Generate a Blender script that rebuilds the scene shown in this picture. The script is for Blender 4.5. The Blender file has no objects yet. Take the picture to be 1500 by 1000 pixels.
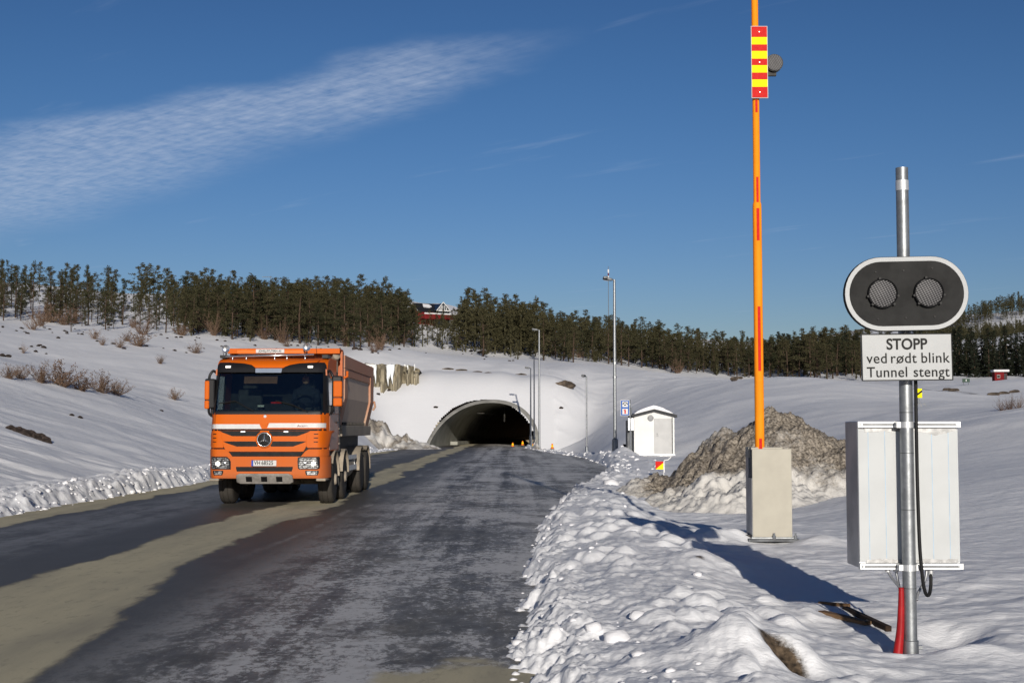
import bpy, bmesh, math, random
import numpy as np
from mathutils import Vector, Matrix

scene = bpy.context.scene
col = scene.collection
R = math.radians

# ------------------------------------------------------------------ camera
F = 2000.0                       # focal length in photo pixels (photo 1500 x 1000)
CAMH = 1.6
PITCH = math.atan(128.0 / F)
cam_data = bpy.data.cameras.new("camera")
cam_data.sensor_width = 36.0
cam_data.lens = 36.0 * F / 1500.0
cam_data.clip_start = 0.1
cam_data.clip_end = 8000
cam = bpy.data.objects.new("camera", cam_data)
col.objects.link(cam)
cam.location = (0, 0, CAMH)
cam.rotation_euler = (R(90) + PITCH, 0, 0)
scene.camera = cam

# ------------------------------------------------------------------ light
SUN_EL, SUN_AZ = 13.8, 5.5       # sun low behind the camera, a little to the right
scene.view_settings.view_transform = 'Standard'
scene.view_settings.look = 'None'
scene.view_settings.exposure = 0.27
scene.view_settings.gamma = 1
sd = bpy.data.lights.new("sun", 'SUN')
sd.energy = 3.7
sd.angle = R(0.5)
sd.color = (1.0, 0.93, 0.82)
sun = bpy.data.objects.new("sun", sd)
col.objects.link(sun)
sdir = Vector((math.sin(R(SUN_AZ)) * math.cos(R(SUN_EL)), -math.cos(R(SUN_AZ)) * math.cos(R(SUN_EL)), math.sin(R(SUN_EL))))
sun.rotation_euler = sdir.to_track_quat('Z', 'Y').to_euler()
sun.location = (20, -60, 40)

world = bpy.data.worlds.new("World")
scene.world = world
world.use_nodes = True
wt = world.node_tree
wn, wl = wt.nodes, wt.links
for n in list(wn): wn.remove(n)
def N(tree, kind, **kw):
    n = tree.nodes.new(kind)
    for k, v in kw.items():
        if k == 'inp':
            for kk, vv in v.items(): n.inputs[kk].default_value = vv
        else: setattr(n, k, v)
    return n
wout = N(wt, 'ShaderNodeOutputWorld')
bg = N(wt, 'ShaderNodeBackground', inp={'Strength': 0.048})
sky = N(wt, 'ShaderNodeTexSky')
sky.sky_type = 'NISHITA'
sky.sun_disc = False
sky.sun_elevation = R(SUN_EL)
sky.sun_rotation = math.atan2(sdir.x, sdir.y)
sky.air_density = 1.0
sky.dust_density = 0.3
sky.ozone_density = 3.0
sky.altitude = 200
# thin cirrus on a layer overhead: the view direction is cut with a flat layer, so it thins with perspective
tc = N(wt, 'ShaderNodeTexCoord')
sep = N(wt, 'ShaderNodeSeparateXYZ'); wl.new(tc.outputs['Generated'], sep.inputs[0])
def wmath(op, a, b=None, c=None):
    m = N(wt, 'ShaderNodeMath', operation=op)
    for i, v in enumerate((a, b, c)):
        if v is None: continue
        if isinstance(v, (int, float)): m.inputs[i].default_value = v
        else: wl.new(v, m.inputs[i])
    return m.outputs[0]
zc = wmath('MAXIMUM', sep.outputs['Z'], 0.02)
lx = wmath('DIVIDE', sep.outputs['X'], zc)
ly = wmath('DIVIDE', sep.outputs['Y'], zc)
# streak axis from layer point A to layer point B
A_ = (-2.35, 5.9); B_ = (0.05, 3.45)
axl = math.hypot(B_[0] - A_[0], B_[1] - A_[1]); ux, uy = (B_[0] - A_[0]) / axl, (B_[1] - A_[1]) / axl
dx = wmath('SUBTRACT', lx, A_[0]); dy = wmath('SUBTRACT', ly, A_[1])
s_ = wmath('ADD', wmath('MULTIPLY', dx, ux), wmath('MULTIPLY', dy, uy))
t_ = wmath('ADD', wmath('MULTIPLY', dx, -uy), wmath('MULTIPLY', dy, ux))
comb = N(wt, 'ShaderNodeCombineXYZ'); wl.new(s_, comb.inputs[0]); wl.new(t_, comb.inputs[1])
n1 = N(wt, 'ShaderNodeTexNoise', inp={'Scale': 0.9, 'Detail': 5, 'Roughness': 0.55}); wl.new(comb.outputs[0], n1.inputs['Vector'])
mp = N(wt, 'ShaderNodeMapping', inp={'Scale': (6.0, 36.0, 1.0), 'Rotation': (0, 0, R(10))}); wl.new(comb.outputs[0], mp.inputs['Vector'])
n2 = N(wt, 'ShaderNodeTexNoise', inp={'Scale': 1.0, 'Detail': 5, 'Roughness': 0.6, 'Distortion': 0.35}); wl.new(mp.outputs[0], n2.inputs['Vector'])
n3 = N(wt, 'ShaderNodeTexNoise', inp={'Scale': 14.0, 'Detail': 4, 'Roughness': 0.6}); wl.new(comb.outputs[0], n3.inputs['Vector'])
CLOUD_HOOK = True
def mr(v, a, b, c=0.0, d=1.0, smooth=True):
    m = N(wt, 'ShaderNodeMapRange', interpolation_type='SMOOTHSTEP' if smooth else 'LINEAR')
    wl.new(v, m.inputs['Value'])
    for k, x in zip(('From Min', 'From Max', 'To Min', 'To Max'), (a, b, c, d)): m.inputs[k].default_value = x
    return m.outputs[0]
tw = wmath('ADD', t_, wmath('MULTIPLY', wmath('SUBTRACT', n1.outputs['Fac'], 0.5), 0.6))
half = wmath('ADD', wmath('MULTIPLY', wmath('POWER', mr(s_, -1.6, axl + 0.1, 1.0, 0.0, False), 0.62), 0.88), 0.06)
tn = wmath('DIVIDE', tw, half)
edge_hi = mr(tn, 0.0, 1.05, 1.0, 0.0)
edge_lo = mr(tn, -1.0, -0.35, 0.0, 1.0)
ends = wmath('MULTIPLY', mr(s_, -2.5, -0.6), mr(s_, axl - 0.6, axl + 0.2, 1.0, 0.0))
body = wmath('MULTIPLY', wmath('MULTIPLY', edge_hi, edge_lo), ends)
tex = wmath('ADD', wmath('MULTIPLY', mr(n2.outputs['Fac'], 0.2, 0.85), 0.42), wmath('MULTIPLY', mr(n3.outputs['Fac'], 0.05, 0.8), 0.62))
cl = wmath('MULTIPLY', wmath('MULTIPLY', body, tex), 0.56)
# faint wisps elsewhere
mp2 = N(wt, 'ShaderNodeMapping', inp={'Scale': (0.5, 2.4, 1.0), 'Location': (3.1, 1.7, 0)}); wl.new(comb.outputs[0], mp2.inputs['Vector'])
n4 = N(wt, 'ShaderNodeTexNoise', inp={'Scale': 1.3, 'Detail': 6, 'Roughness': 0.6}); wl.new(mp2.outputs[0], n4.inputs['Vector'])
wis = wmath('MULTIPLY', mr(n4.outputs['Fac'], 0.60, 0.82), 0.22)
cl = wmath('MAXIMUM', cl, wis)
# deep, clear winter sky (as through a polariser): steeper falloff away from the horizon
gam = N(wt, 'ShaderNodeGamma', inp={'Gamma': 1.55}); wl.new(sky.outputs[0], gam.inputs['Color'])
hsv = N(wt, 'ShaderNodeMix', data_type='RGBA', blend_type='MULTIPLY', inp={0: 1.0}); wl.new(gam.outputs[0], hsv.inputs[6]); hsv.inputs[7].default_value = (0.37, 0.385, 0.415, 1)
low = N(wt, 'ShaderNodeMix', data_type='RGBA', blend_type='MULTIPLY'); wl.new(mr(sep.outputs['Z'], 0.04, 0.28, 1.0, 0.0), low.inputs[0])
wl.new(hsv.outputs[2], low.inputs[6]); low.inputs[7].default_value = (1.0, 0.83, 0.93, 1); hsv = low
mixc = N(wt, 'ShaderNodeMix', data_type='RGBA')
wl.new(cl, mixc.inputs[0]); wl.new(hsv.outputs[2], mixc.inputs[6])
mixc.inputs[7].default_value = (9.0, 10.2, 12.5, 1)
wl.new(mixc.outputs[2], bg.inputs['Color'])
wl.new(bg.outputs[0], wout.inputs['Surface'])

# ------------------------------------------------------------------ helpers
def at(px, py, Y):
    a = (px - 750.0) / F; b = (500.0 - py) / F
    d = Vector((a, math.cos(PITCH) - b * math.sin(PITCH), math.sin(PITCH) + b * math.cos(PITCH)))
    k = Y / d.y
    return Vector((d.x * k, Y, CAMH + d.z * k))

def thing(name, label, cat, loc=(0, 0, 0), rotz=0.0, group=None):
    o = bpy.data.objects.new(name, None); col.objects.link(o)
    o.location = loc; o.rotation_euler = (0, 0, rotz); o.empty_display_size = 0.3
    o['label'] = label; o['category'] = cat
    if group: o['group'] = group
    return o
def tag(o, label=None, cat=None, group=None, kind=None):
    if label: o['label'] = label
    if cat: o['category'] = cat
    if group: o['group'] = group
    if kind: o['kind'] = kind
    return o

class MB:
    def __init__(s): s.v = []; s.f = []
    def add(s, vs, fs):
        b = len(s.v); s.v += [tuple(v) for v in vs]; s.f += [tuple(i + b for i in f) for f in fs]; return s
    def box(s, x0, x1, y0, y1, z0, z1, m=None):
        vs = [(x0,y0,z0),(x1,y0,z0),(x1,y1,z0),(x0,y1,z0),(x0,y0,z1),(x1,y0,z1),(x1,y1,z1),(x0,y1,z1)]
        if m is not None: vs = [tuple(m @ Vector(v)) for v in vs]
        return s.add(vs, [(3,2,1,0),(4,5,6,7),(0,1,5,4),(1,2,6,5),(2,3,7,6),(3,0,4,7)])
    def prism(s, poly, a, b, axis='y'):
        # poly in the plane across the axis, extruded from a to b
        def mk(p, t):
            return {'y': (p[0], t, p[1]), 'x': (t, p[0], p[1]), 'z': (p[0], p[1], t)}[axis]
        n = len(poly)
        vs = [mk(p, a) for p in poly] + [mk(p, b) for p in poly]
        fs = [tuple(range(n))[::-1], tuple(range(n, 2 * n))] + [(i, (i + 1) % n, n + (i + 1) % n, n + i) for i in range(n)]
        return s.add(vs, fs)
    def tube(s, pts, rad, n=10, caps=True):
        pts = [Vector(p) for p in pts]
        if not hasattr(rad, '__len__'): rad = [rad] * len(pts)
        vs, fs = [], []
        up = None
        for i, p in enumerate(pts):
            t = (pts[min(i + 1, len(pts) - 1)] - pts[max(i - 1, 0)]).normalized()
            if up is None:
                up = Vector((0, 0, 1)) if abs(t.z) < 0.9 else Vector((0, 1, 0))
            u = (up - t * up.dot(t)).normalized(); w = t.cross(u); up = u
            for k in range(n):
                a = 2 * math.pi * k / n
                vs.append(p + (u * math.cos(a) + w * math.sin(a)) * rad[i])
        for i in range(len(pts) - 1):
            for k in range(n):
                fs.append((i*n+k, i*n+(k+1)%n, (i+1)*n+(k+1)%n, (i+1)*n+k))
        if caps:
            fs.append(tuple(range(n))[::-1]); fs.append(tuple(range((len(pts)-1)*n, len(pts)*n)))
        return s.add(vs, fs)
    def lathe(s, prof, c, axis='x', n=32):
        # prof: list of (along axis, radius)
        vs, fs = [], []
        for a, r in prof:
            for k in range(n):
                t = 2 * math.pi * k / n; p, q = r * math.cos(t), r * math.sin(t)
                v = {'x': (a, p, q), 'y': (p, a, q), 'z': (p, q, a)}[axis]
                vs.append((v[0]+c[0], v[1]+c[1], v[2]+c[2]))
        m = len(prof)
        for i in range(m - 1):
            for k in range(n):
                fs.append((i*n+k, i*n+(k+1)%n, (i+1)*n+(k+1)%n, (i+1)*n+k))
        if prof[0][1] > 1e-4: fs.append(tuple(range(n))[::-1])
        if prof[-1][1] > 1e-4: fs.append(tuple(range((m-1)*n, m*n)))
        return s.add(vs, fs)
    def build(s, name, mat, parent=None, smooth=False, bevel=0.0, seg=2, loc=None):
        me = bpy.data.meshes.new(name)
        me.from_pydata(s.v, [], s.f); me.validate()
        bm = bmesh.new(); bm.from_mesh(me); bmesh.ops.remove_doubles(bm, verts=bm.verts, dist=1e-5)
        bmesh.ops.recalc_face_normals(bm, faces=bm.faces); bm.to_mesh(me); bm.free()
        me.materials.append(mat)
        o = bpy.data.objects.new(name, me); col.objects.link(o)
        if parent: o.parent = parent
        if loc is not None: o.location = loc
        if smooth:
            me.shade_smooth() if smooth == 2 else me.shade_smooth()
            if smooth is True:
                try: me.set_sharp_from_angle(angle=R(38))
                except Exception: pass
        if bevel > 0:
            m = o.modifiers.new('bevel', 'BEVEL'); m.width = bevel; m.segments = seg; m.limit_method = 'ANGLE'; m.angle_limit = R(40)
            m.harden_normals = False
        return o

def np_mesh(name, V, Fq, mat, parent=None, smooth=True, attrs=None):
    V = np.asarray(V, dtype=np.float32); Fq = np.asarray(Fq, dtype=np.int32)
    me = bpy.data.meshes.new(name)
    me.vertices.add(len(V)); me.vertices.foreach_set('co', V.ravel())
    k = Fq.shape[1]
    me.loops.add(Fq.size); me.loops.foreach_set('vertex_index', Fq.ravel())
    me.polygons.add(len(Fq)); me.polygons.foreach_set('loop_start', np.arange(0, Fq.size, k, dtype=np.int32))
    if smooth: me.polygons.foreach_set('use_smooth', np.ones(len(Fq), dtype=bool))
    me.update(calc_edges=True)
    if attrs:
        for an, av in attrs.items():
            a = me.attributes.new(an, 'FLOAT', 'POINT'); a.data.foreach_set('value', np.asarray(av, dtype=np.float32))
    me.materials.append(mat)
    o = bpy.data.objects.new(name, me); col.objects.link(o)
    if parent: o.parent = parent
    return o

def copy_tree(o, parent=None):
    c = o.copy(); col.objects.link(c)
    if parent: c.parent = parent
    for ch in o.children: copy_tree(ch, c)
    return c

def text_obj(name, body, size, mat, parent, loc, rot=(R(90), 0, 0), bold=0.0, sx=1.0, ext=0.001, spacing=1.0):
    cu = bpy.data.curves.new(name, 'FONT'); cu.body = body; cu.size = size; cu.align_x = 'CENTER'; cu.align_y = 'CENTER'
    cu.extrude = ext; cu.offset = bold; cu.space_character = spacing; cu.space_line = 1.0; cu.resolution_u = 12
    t = bpy.data.objects.new(name, cu); col.objects.link(t)
    dg = bpy.context.evaluated_depsgraph_get()
    me = bpy.data.meshes.new_from_object(t.evaluated_get(dg))
    col.objects.unlink(t); bpy.data.objects.remove(t)
    me.materials.clear(); me.materials.append(mat)
    bm = bmesh.new(); bm.from_mesh(me); bmesh.ops.remove_doubles(bm, verts=bm.verts, dist=1e-5); bm.to_mesh(me); bm.free()
    for v in me.vertices: v.co.x *= sx
    o = bpy.data.objects.new(name, me); col.objects.link(o)
    o.location = loc; o.rotation_euler = rot
    if parent: o.parent = parent
    return o

# ------------------------------------------------------------------ materials
def mat(name, colr, rough=0.5, metal=0.0, noise=0.0, scale=8.0, bump=0.0, bscale=40.0, coat=0.0, emit=None, estr=0.0, spec=0.22, col2=None, stretch=(1,1,1), lo=0.4, hi=0.62):
    m = bpy.data.materials.new(name); m.use_nodes = True
    t = m.node_tree; b = t.nodes['Principled BSDF']
    b.inputs['Base Color'].default_value = (*colr, 1); b.inputs['Roughness'].default_value = rough
    b.inputs['Metallic'].default_value = metal; b.inputs['Coat Weight'].default_value = coat
    b.inputs['Specular IOR Level'].default_value = spec
    tcn = N(t, 'ShaderNodeTexCoord')
    mpn = N(t, 'ShaderNodeMapping', inp={'Scale': stretch}); t.links.new(tcn.outputs['Object'], mpn.inputs[0])
    if noise > 0 or col2:
        nz = N(t, 'ShaderNodeTexNoise', inp={'Scale': scale, 'Detail': 6, 'Roughness': 0.6}); t.links.new(mpn.outputs[0], nz.inputs['Vector'])
        rg = N(t, 'ShaderNodeMapRange'); t.links.new(nz.outputs['Fac'], rg.inputs[0]); rg.inputs[1].default_value = lo; rg.inputs[2].default_value = hi
        mx = N(t, 'ShaderNodeMix', data_type='RGBA'); t.links.new(rg.outputs[0], mx.inputs[0])
        c2 = col2 if col2 else tuple(c * (1 - noise) for c in colr)
        mx.inputs[6].default_value = (*colr, 1); mx.inputs[7].default_value = (*c2, 1)
        t.links.new(mx.outputs[2], b.inputs['Base Color'])
        rr = N(t, 'ShaderNodeMapRange', inp={'To Min': max(0, rough - 0.08), 'To Max': min(1, rough + 0.12)}); t.links.new(nz.outputs['Fac'], rr.inputs[0])
        t.links.new(rr.outputs[0], b.inputs['Roughness'])
    if bump > 0:
        n2_ = N(t, 'ShaderNodeTexNoise', inp={'Scale': bscale, 'Detail': 5}); t.links.new(mpn.outputs[0], n2_.inputs['Vector'])
        bp = N(t, 'ShaderNodeBump', inp={'Strength': bump, 'Distance': 0.02}); t.links.new(n2_.outputs['Fac'], bp.inputs['Height'])
        t.links.new(bp.outputs[0], b.inputs['Normal'])
    if emit:
        b.inputs['Emission Color'].default_value = (*emit, 1); b.inputs['Emission Strength'].default_value = estr
    return m

def glass_mat(name, tint=(0.5, 0.55, 0.55), refl=0.12):
    m = bpy.data.materials.new(name); m.use_nodes = True
    t = m.node_tree
    for n in list(t.nodes): t.nodes.remove(n)
    o = N(t, 'ShaderNodeOutputMaterial'); tr = N(t, 'ShaderNodeBsdfTransparent', inp={'Color': (*tint, 1)})
    g = N(t, 'ShaderNodeBsdfGlossy', inp={'Roughness': 0.03, 'Color': (1, 1, 1, 1)})
    fr = N(t, 'ShaderNodeFresnel', inp={'IOR': 1.5}); ad = N(t, 'ShaderNodeMath', operation='ADD'); ad.inputs[1].default_value = refl - 0.04
    t.links.new(fr.outputs[0], ad.inputs[0])
    mx = N(t, 'ShaderNodeMixShader'); t.links.new(ad.outputs[0], mx.inputs[0]); t.links.new(tr.outputs[0], mx.inputs[1]); t.links.new(g.outputs[0], mx.inputs[2])
    t.links.new(mx.outputs[0], o.inputs[0])
    return m

def snow_material(name, base=(0.84, 0.845, 0.87), dirt_attr=True, dark=False):
    m = bpy.data.materials.new(name); m.use_nodes = True
    t = m.node_tree; L = t.links; b = t.nodes['Principled BSDF']
    b.inputs['Roughness'].default_value = 0.62; b.inputs['Specular IOR Level'].default_value = 0.25
    geo = N(t, 'ShaderNodeNewGeometry')
    nA = N(t, 'ShaderNodeTexNoise', inp={'Scale': 0.35, 'Detail': 4}); L.new(geo.outputs['Position'], nA.inputs['Vector'])
    mx = N(t, 'ShaderNodeMix', data_type='RGBA'); L.new(nA.outputs['Fac'], mx.inputs[0])
    mx.inputs[6].default_value = (*[c * 0.93 for c in base], 1); mx.inputs[7].default_value = (*base, 1)
    outc = mx.outputs[2]
    if dirt_attr:
        at_ = N(t, 'ShaderNodeAttribute', attribute_name='dirt')
        nD = N(t, 'ShaderNodeTexNoise', inp={'Scale': 7.0, 'Detail': 10, 'Roughness': 0.95}); L.new(geo.outputs['Position'], nD.inputs['Vector'])
        a1 = N(t, 'ShaderNodeMath', operation='ADD'); L.new(at_.outputs['Fac'], a1.inputs[0]); L.new(nD.outputs['Fac'], a1.inputs[1])
        rg = N(t, 'ShaderNodeMapRange', inp={'From Min': 0.88, 'From Max': 1.10}); L.new(a1.outputs[0], rg.inputs[0])
        nC = N(t, 'ShaderNodeTexNoise', inp={'Scale': 22.0, 'Detail': 5}); L.new(geo.outputs['Position'], nC.inputs['Vector'])
        dc = N(t, 'ShaderNodeValToRGB'); L.new(nC.outputs['Fac'], dc.inputs[0])
        dc.color_ramp.elements[0].color = (0.07, 0.058, 0.045, 1); dc.color_ramp.elements[1].color = (0.40, 0.35, 0.29, 1)
        if dark: dc.color_ramp.elements[0].color = (0.02, 0.015, 0.011, 1); dc.color_ramp.elements[1].color = (0.16, 0.115, 0.075, 1)
        dc.color_ramp.elements[0].position = 0.35; dc.color_ramp.elements[1].position = 0.7
        mx2 = N(t, 'ShaderNodeMix', data_type='RGBA'); L.new(rg.outputs[0], mx2.inputs[0]); L.new(outc, mx2.inputs[6]); L.new(dc.outputs[0], mx2.inputs[7])
        outc = mx2.outputs[2]
    L.new(outc, b.inputs['Base Color'])
    mpn = N(t, 'ShaderNodeMapping', inp={'Scale': (1.0, 2.2, 1.5), 'Rotation': (0, 0, R(28))}); L.new(geo.outputs['Position'], mpn.inputs[0])
    nb1 = N(t, 'ShaderNodeTexNoise', inp={'Scale': 1.6, 'Detail': 6, 'Roughness': 0.55, 'Distortion': 0.4}); L.new(mpn.outputs[0], nb1.inputs['Vector'])
    nb4 = N(t, 'ShaderNodeTexNoise', inp={'Scale': 4.5, 'Detail': 6, 'Roughness': 0.7, 'Distortion': 0.8}); L.new(mpn.outputs[0], nb4.inputs['Vector'])
    nb2 = N(t, 'ShaderNodeTexNoise', inp={'Scale': 16.0, 'Detail': 5, 'Roughness': 0.65}); L.new(mpn.outputs[0], nb2.inputs['Vector'])
    b1 = N(t, 'ShaderNodeBump', inp={'Strength': 0.22, 'Distance': 0.07}); L.new(nb1.outputs['Fac'], b1.inputs['Height'])
    b4 = N(t, 'ShaderNodeBump', inp={'Strength': 0.22, 'Distance': 0.03}); L.new(nb4.outputs['Fac'], b4.inputs['Height']); L.new(b1.outputs[0], b4.inputs['Normal']); b1 = b4
    nb3 = N(t, 'ShaderNodeTexNoise', inp={'Scale': 55.0, 'Detail': 4, 'Roughness': 0.7}); L.new(geo.outputs['Position'], nb3.inputs['Vector'])
    b3 = N(t, 'ShaderNodeBump', inp={'Strength': 0.35, 'Distance': 0.008}); L.new(nb3.outputs['Fac'], b3.inputs['Height']); L.new(b1.outputs[0], b3.inputs['Normal']); b1 = b3
    b2 = N(t, 'ShaderNodeBump', inp={'Strength': 0.45, 'Distance': 0.018}); L.new(nb2.outputs['Fac'], b2.inputs['Height']); L.new(b1.outputs[0], b2.inputs['Normal'])
    L.new(b2.outputs[0], b.inputs['Normal'])
    return m

def road_material():
    m = bpy.data.materials.new('wet_asphalt'); m.use_nodes = True
    t = m.node_tree; L = t.links; b = t.nodes['Principled BSDF']
    geo = N(t, 'ShaderNodeNewGeometry'); sp = N(t, 'ShaderNodeSeparateXYZ'); L.new(geo.outputs['Position'], sp.inputs[0])
    def M_(op, a, b_=None, c=None):
        n = N(t, 'ShaderNodeMath', operation=op)
        for i, v in enumerate((a, b_, c)):
            if v is None: continue
            if isinstance(v, (int, float)): n.inputs[i].default_value = v
            else: L.new(v, n.inputs[i])
        return n.outputs[0]
    def nz(scale, sx, sy, det=6, rough=0.6, loc=(0, 0, 0), dist=0.0):
        mp_ = N(t, 'ShaderNodeMapping', inp={'Scale': (sx, sy, 1), 'Location': loc}); L.new(geo.outputs['Position'], mp_.inputs[0])
        n = N(t, 'ShaderNodeTexNoise', inp={'Scale': scale, 'Detail': det, 'Roughness': rough, 'Distortion': dist}); L.new(mp_.outputs[0], n.inputs['Vector'])
        return n.outputs['Fac']
    def rng(v, a, b_, c=0.0, d=1.0):
        n = N(t, 'ShaderNodeMapRange', interpolation_type='SMOOTHSTEP'); L.new(v, n.inputs[0])
        for i, x in enumerate((a, b_, c, d)): n.inputs[i + 1].default_value = x
        return n.outputs[0]
    X, Y = sp.outputs['X'], sp.outputs['Y']
    def mixc_(f, a, b_):
        n = N(t, 'ShaderNodeMix', data_type='RGBA'); L.new(f, n.inputs[0])
        for i, v in ((6, a), (7, b_)):
            if isinstance(v, tuple): n.inputs[i].default_value = (*v, 1)
            else: L.new(v, n.inputs[i])
        return n.outputs[2]
    def mixf(f, a, b_):
        n = N(t, 'ShaderNodeMix', data_type='FLOAT'); L.new(f, n.inputs[0])
        for i, v in ((2, a), (3, b_)):
            if isinstance(v, (int, float)): n.inputs[i].default_value = v
            else: L.new(v, n.inputs[i])
        return n.outputs[0]
    # dry strip down the middle of the road
    warp = M_('ADD', M_('MULTIPLY', M_('SUBTRACT', nz(1.0, 0.35, 0.16, 5, 0.55), 0.5), 2.2), M_('MULTIPLY', M_('SUBTRACT', nz(1.0, 3.2, 0.9, 5, 0.65), 0.5), 0.5))
    d1 = M_('SUBTRACT', M_('ABSOLUTE', M_('ADD', M_('ADD', X, 4.42), M_('MULTIPLY', warp, 0.8))), rng(Y, 10.5, 20.0, 1.05, 0.58))
    dry = rng(d1, -0.07, 0.09, 1.0, 0.0)
    # dry left verge
    dl = M_('ADD', X, M_('MULTIPLY', warp, 0.8))
    dryl = rng(dl, -8.55, -8.4, 1.0, 0.0)
    # dry patch near the camera, at the right edge
    px_ = M_('MULTIPLY', M_('ADD', X, 0.25), 1.25); py_ = M_('MULTIPLY', M_('SUBTRACT', Y, 8.3), 0.75)
    dd = M_('ADD', M_('SQRT', M_('ADD', M_('MULTIPLY', px_, px_), M_('MULTIPLY', py_, py_))), M_('MULTIPLY', M_('SUBTRACT', nz(2.0, 1, 1, 5), 0.5), 0.9))
    dryp = rng(dd, 0.78, 0.98, 1.0, 0.0)
    dry = M_('MAXIMUM', M_('MAXIMUM', dry, dryl), dryp)
    # ice: long wheel-polished bands, broken by fine ragged streaks
    bands = nz(1.0, 1.3, 0.035, 4, 0.6, (3, 0, 0))
    rag = nz(1.0, 4.2, 1.7, 9, 0.82, (0, 5, 0), 0.6)
    fine = nz(1.0, 13.0, 7.0, 8, 0.8, (2, 1, 0), 0.3)
    grit = nz(1.0, 2.6, 1.1, 6, 0.7, (6, 1, 0))
    patch = nz(1.0, 0.42, 0.22, 4, 0.6, (9, 2, 0))
    lane = rng(X, -3.4, -1.9)
    lane_l = rng(M_('ABSOLUTE', M_('ADD', X, 7.2)), 0.6, 1.4, 0.75, 0.0)
    lanes = M_('MAXIMUM', M_('ADD', M_('MULTIPLY', lane, 0.92), 0.08), lane_l)
    ice = M_('ADD', M_('ADD', M_('MULTIPLY', bands, 0.42), M_('MULTIPLY', rag, 0.42)), M_('MULTIPLY', patch, 0.3))
    ice = M_('MULTIPLY', rng(ice, 0.46, 0.66), lanes)
    frost = M_('MULTIPLY', rng(M_('ADD', M_('MULTIPLY', fine, 0.55), M_('ADD', M_('MULTIPLY', grit, 0.30), M_('ADD', M_('MULTIPLY', patch, 0.35), M_('MULTIPLY', bands, 0.30)))), 0.72, 0.785), M_('MULTIPLY', rng(X, -3.3, -1.6), 0.85))
    # snow dust on the lay-by and along the edge
    edge = M_('MULTIPLY', rng(M_('ADD', X, M_('MULTIPLY', rag, 2.0)), 0.7, 3.6), 0.75)
    frost = M_('MAXIMUM', frost, M_('MULTIPLY', edge, rng(rag, 0.42, 0.6)))
    # tyre tracks with packed snow left between them
    trk = M_('ABSOLUTE', M_('SUBTRACT', M_('FRACT', M_('ADD', M_('MULTIPLY', X, 0.55), M_('MULTIPLY', nz(1.0, 0.25, 0.05, 3), 1.6))), 0.5))
    frost = M_('MAXIMUM', frost, M_('MULTIPLY', M_('MULTIPLY', rng(trk, 0.40, 0.5), rng(M_('ADD', rag, M_('MULTIPLY', patch, 0.6)), 0.74, 0.90)), M_('MULTIPLY', rng(X, -3.6, -2.6), 0.8)))
    bare = rng(nz(1.0, 0.8, 0.5, 5, 0.6, (4, 8, 1)), 0.56, 0.64)
    frost = M_('MULTIPLY', frost, M_('SUBTRACT', 1.0, M_('MULTIPLY', bare, 0.75))); ice = M_('MULTIPLY', ice, M_('SUBTRACT', 1.0, M_('MULTIPLY', bare, 0.85)))
    grain = nz(60.0, 1, 1, 3)
    wet = mixc_(grain, (0.050, 0.046, 0.040), (0.11, 0.102, 0.090))
    worn = mixc_(grain, (0.10, 0.091, 0.074), (0.21, 0.191, 0.156))
    wet = mixc_(M_('MULTIPLY', rng(M_('ADD', M_('ADD', X, M_('MULTIPLY', warp, 0.6)), M_('MULTIPLY', rag, 1.2)), -3.0, -1.3), rng(M_('ADD', M_('MULTIPLY', bands, 0.5), M_('MULTIPLY', grit, 0.5)), 0.36, 0.56)), wet, worn)
    wet = mixc_(M_('MULTIPLY', ice, 0.8), wet, (0.265, 0.248, 0.228))
    wet = mixc_(frost, wet, (0.60, 0.592, 0.585))
    dpat = nz(1.0, 1.2, 0.2, 5, 0.6)
    dryc = mixc_(grain, (0.44, 0.395, 0.275), (0.60, 0.54, 0.38))
    dryc = mixc_(rng(nz(1.0, 9.0, 3.0, 7, 0.75, (1, 7, 2)), 0.52, 0.68), dryc, (0.36, 0.325, 0.24))
    dryc = mixc_(rng(dpat, 0.35, 0.75), dryc, (0.34, 0.312, 0.24))
    colr = mixc_(dry, wet, dryc)
    L.new(colr, b.inputs['Base Color'])
    rw = mixf(ice, 0.5, 0.4); rw = mixf(frost, rw, 0.6)
    L.new(mixf(dry, rw, 0.85), b.inputs['Roughness'])
    L.new(mixf(dry, 0.09, 0.05), b.inputs['Specular IOR Level'])
    bp1 = N(t, 'ShaderNodeBump', inp={'Distance': 0.012, 'Strength': 0.35}); L.new(rag, bp1.inputs['Height'])
    bp2 = N(t, 'ShaderNodeBump', inp={'Distance': 0.004, 'Strength': 0.3}); L.new(grain, bp2.inputs['Height']); L.new(bp1.outputs[0], bp2.inputs['Normal'])
    L.new(bp2.outputs[0], b.inputs['Normal'])
    return m

M = {}
M['snow'] = snow_material('snow', dark=True)
M['dirty_snow'] = snow_material('dirty_snow', (0.62, 0.60, 0.57))
M['clod'] = snow_material('snow_clod', (0.74, 0.74, 0.77), dirt_attr=False)
M['road'] = road_material()
M['concrete'] = mat('concrete', (0.36, 0.35, 0.32), 0.85, noise=0.3, scale=0.8, bump=0.3, bscale=8)
M['lining'] = mat('tunnel_lining', (0.30, 0.30, 0.265), 0.85, noise=0.3, scale=0.5, bump=0.2)
M['dark_lining'] = mat('dark_tunnel_lining', (0.34, 0.34, 0.32), 0.9, noise=0.3, scale=0.5)
M['galv'] = mat('galvanised_steel', (0.30, 0.315, 0.33), 0.45, metal=0.75, noise=0.25, scale=14, bump=0.05)
M['alu'] = mat('aluminium', (0.62, 0.63, 0.64), 0.4, metal=0.6, noise=0.12, scale=9)
M['white_panel'] = mat('white_panel', (0.50, 0.515, 0.52), 0.7, noise=0.06, scale=3)
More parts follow.
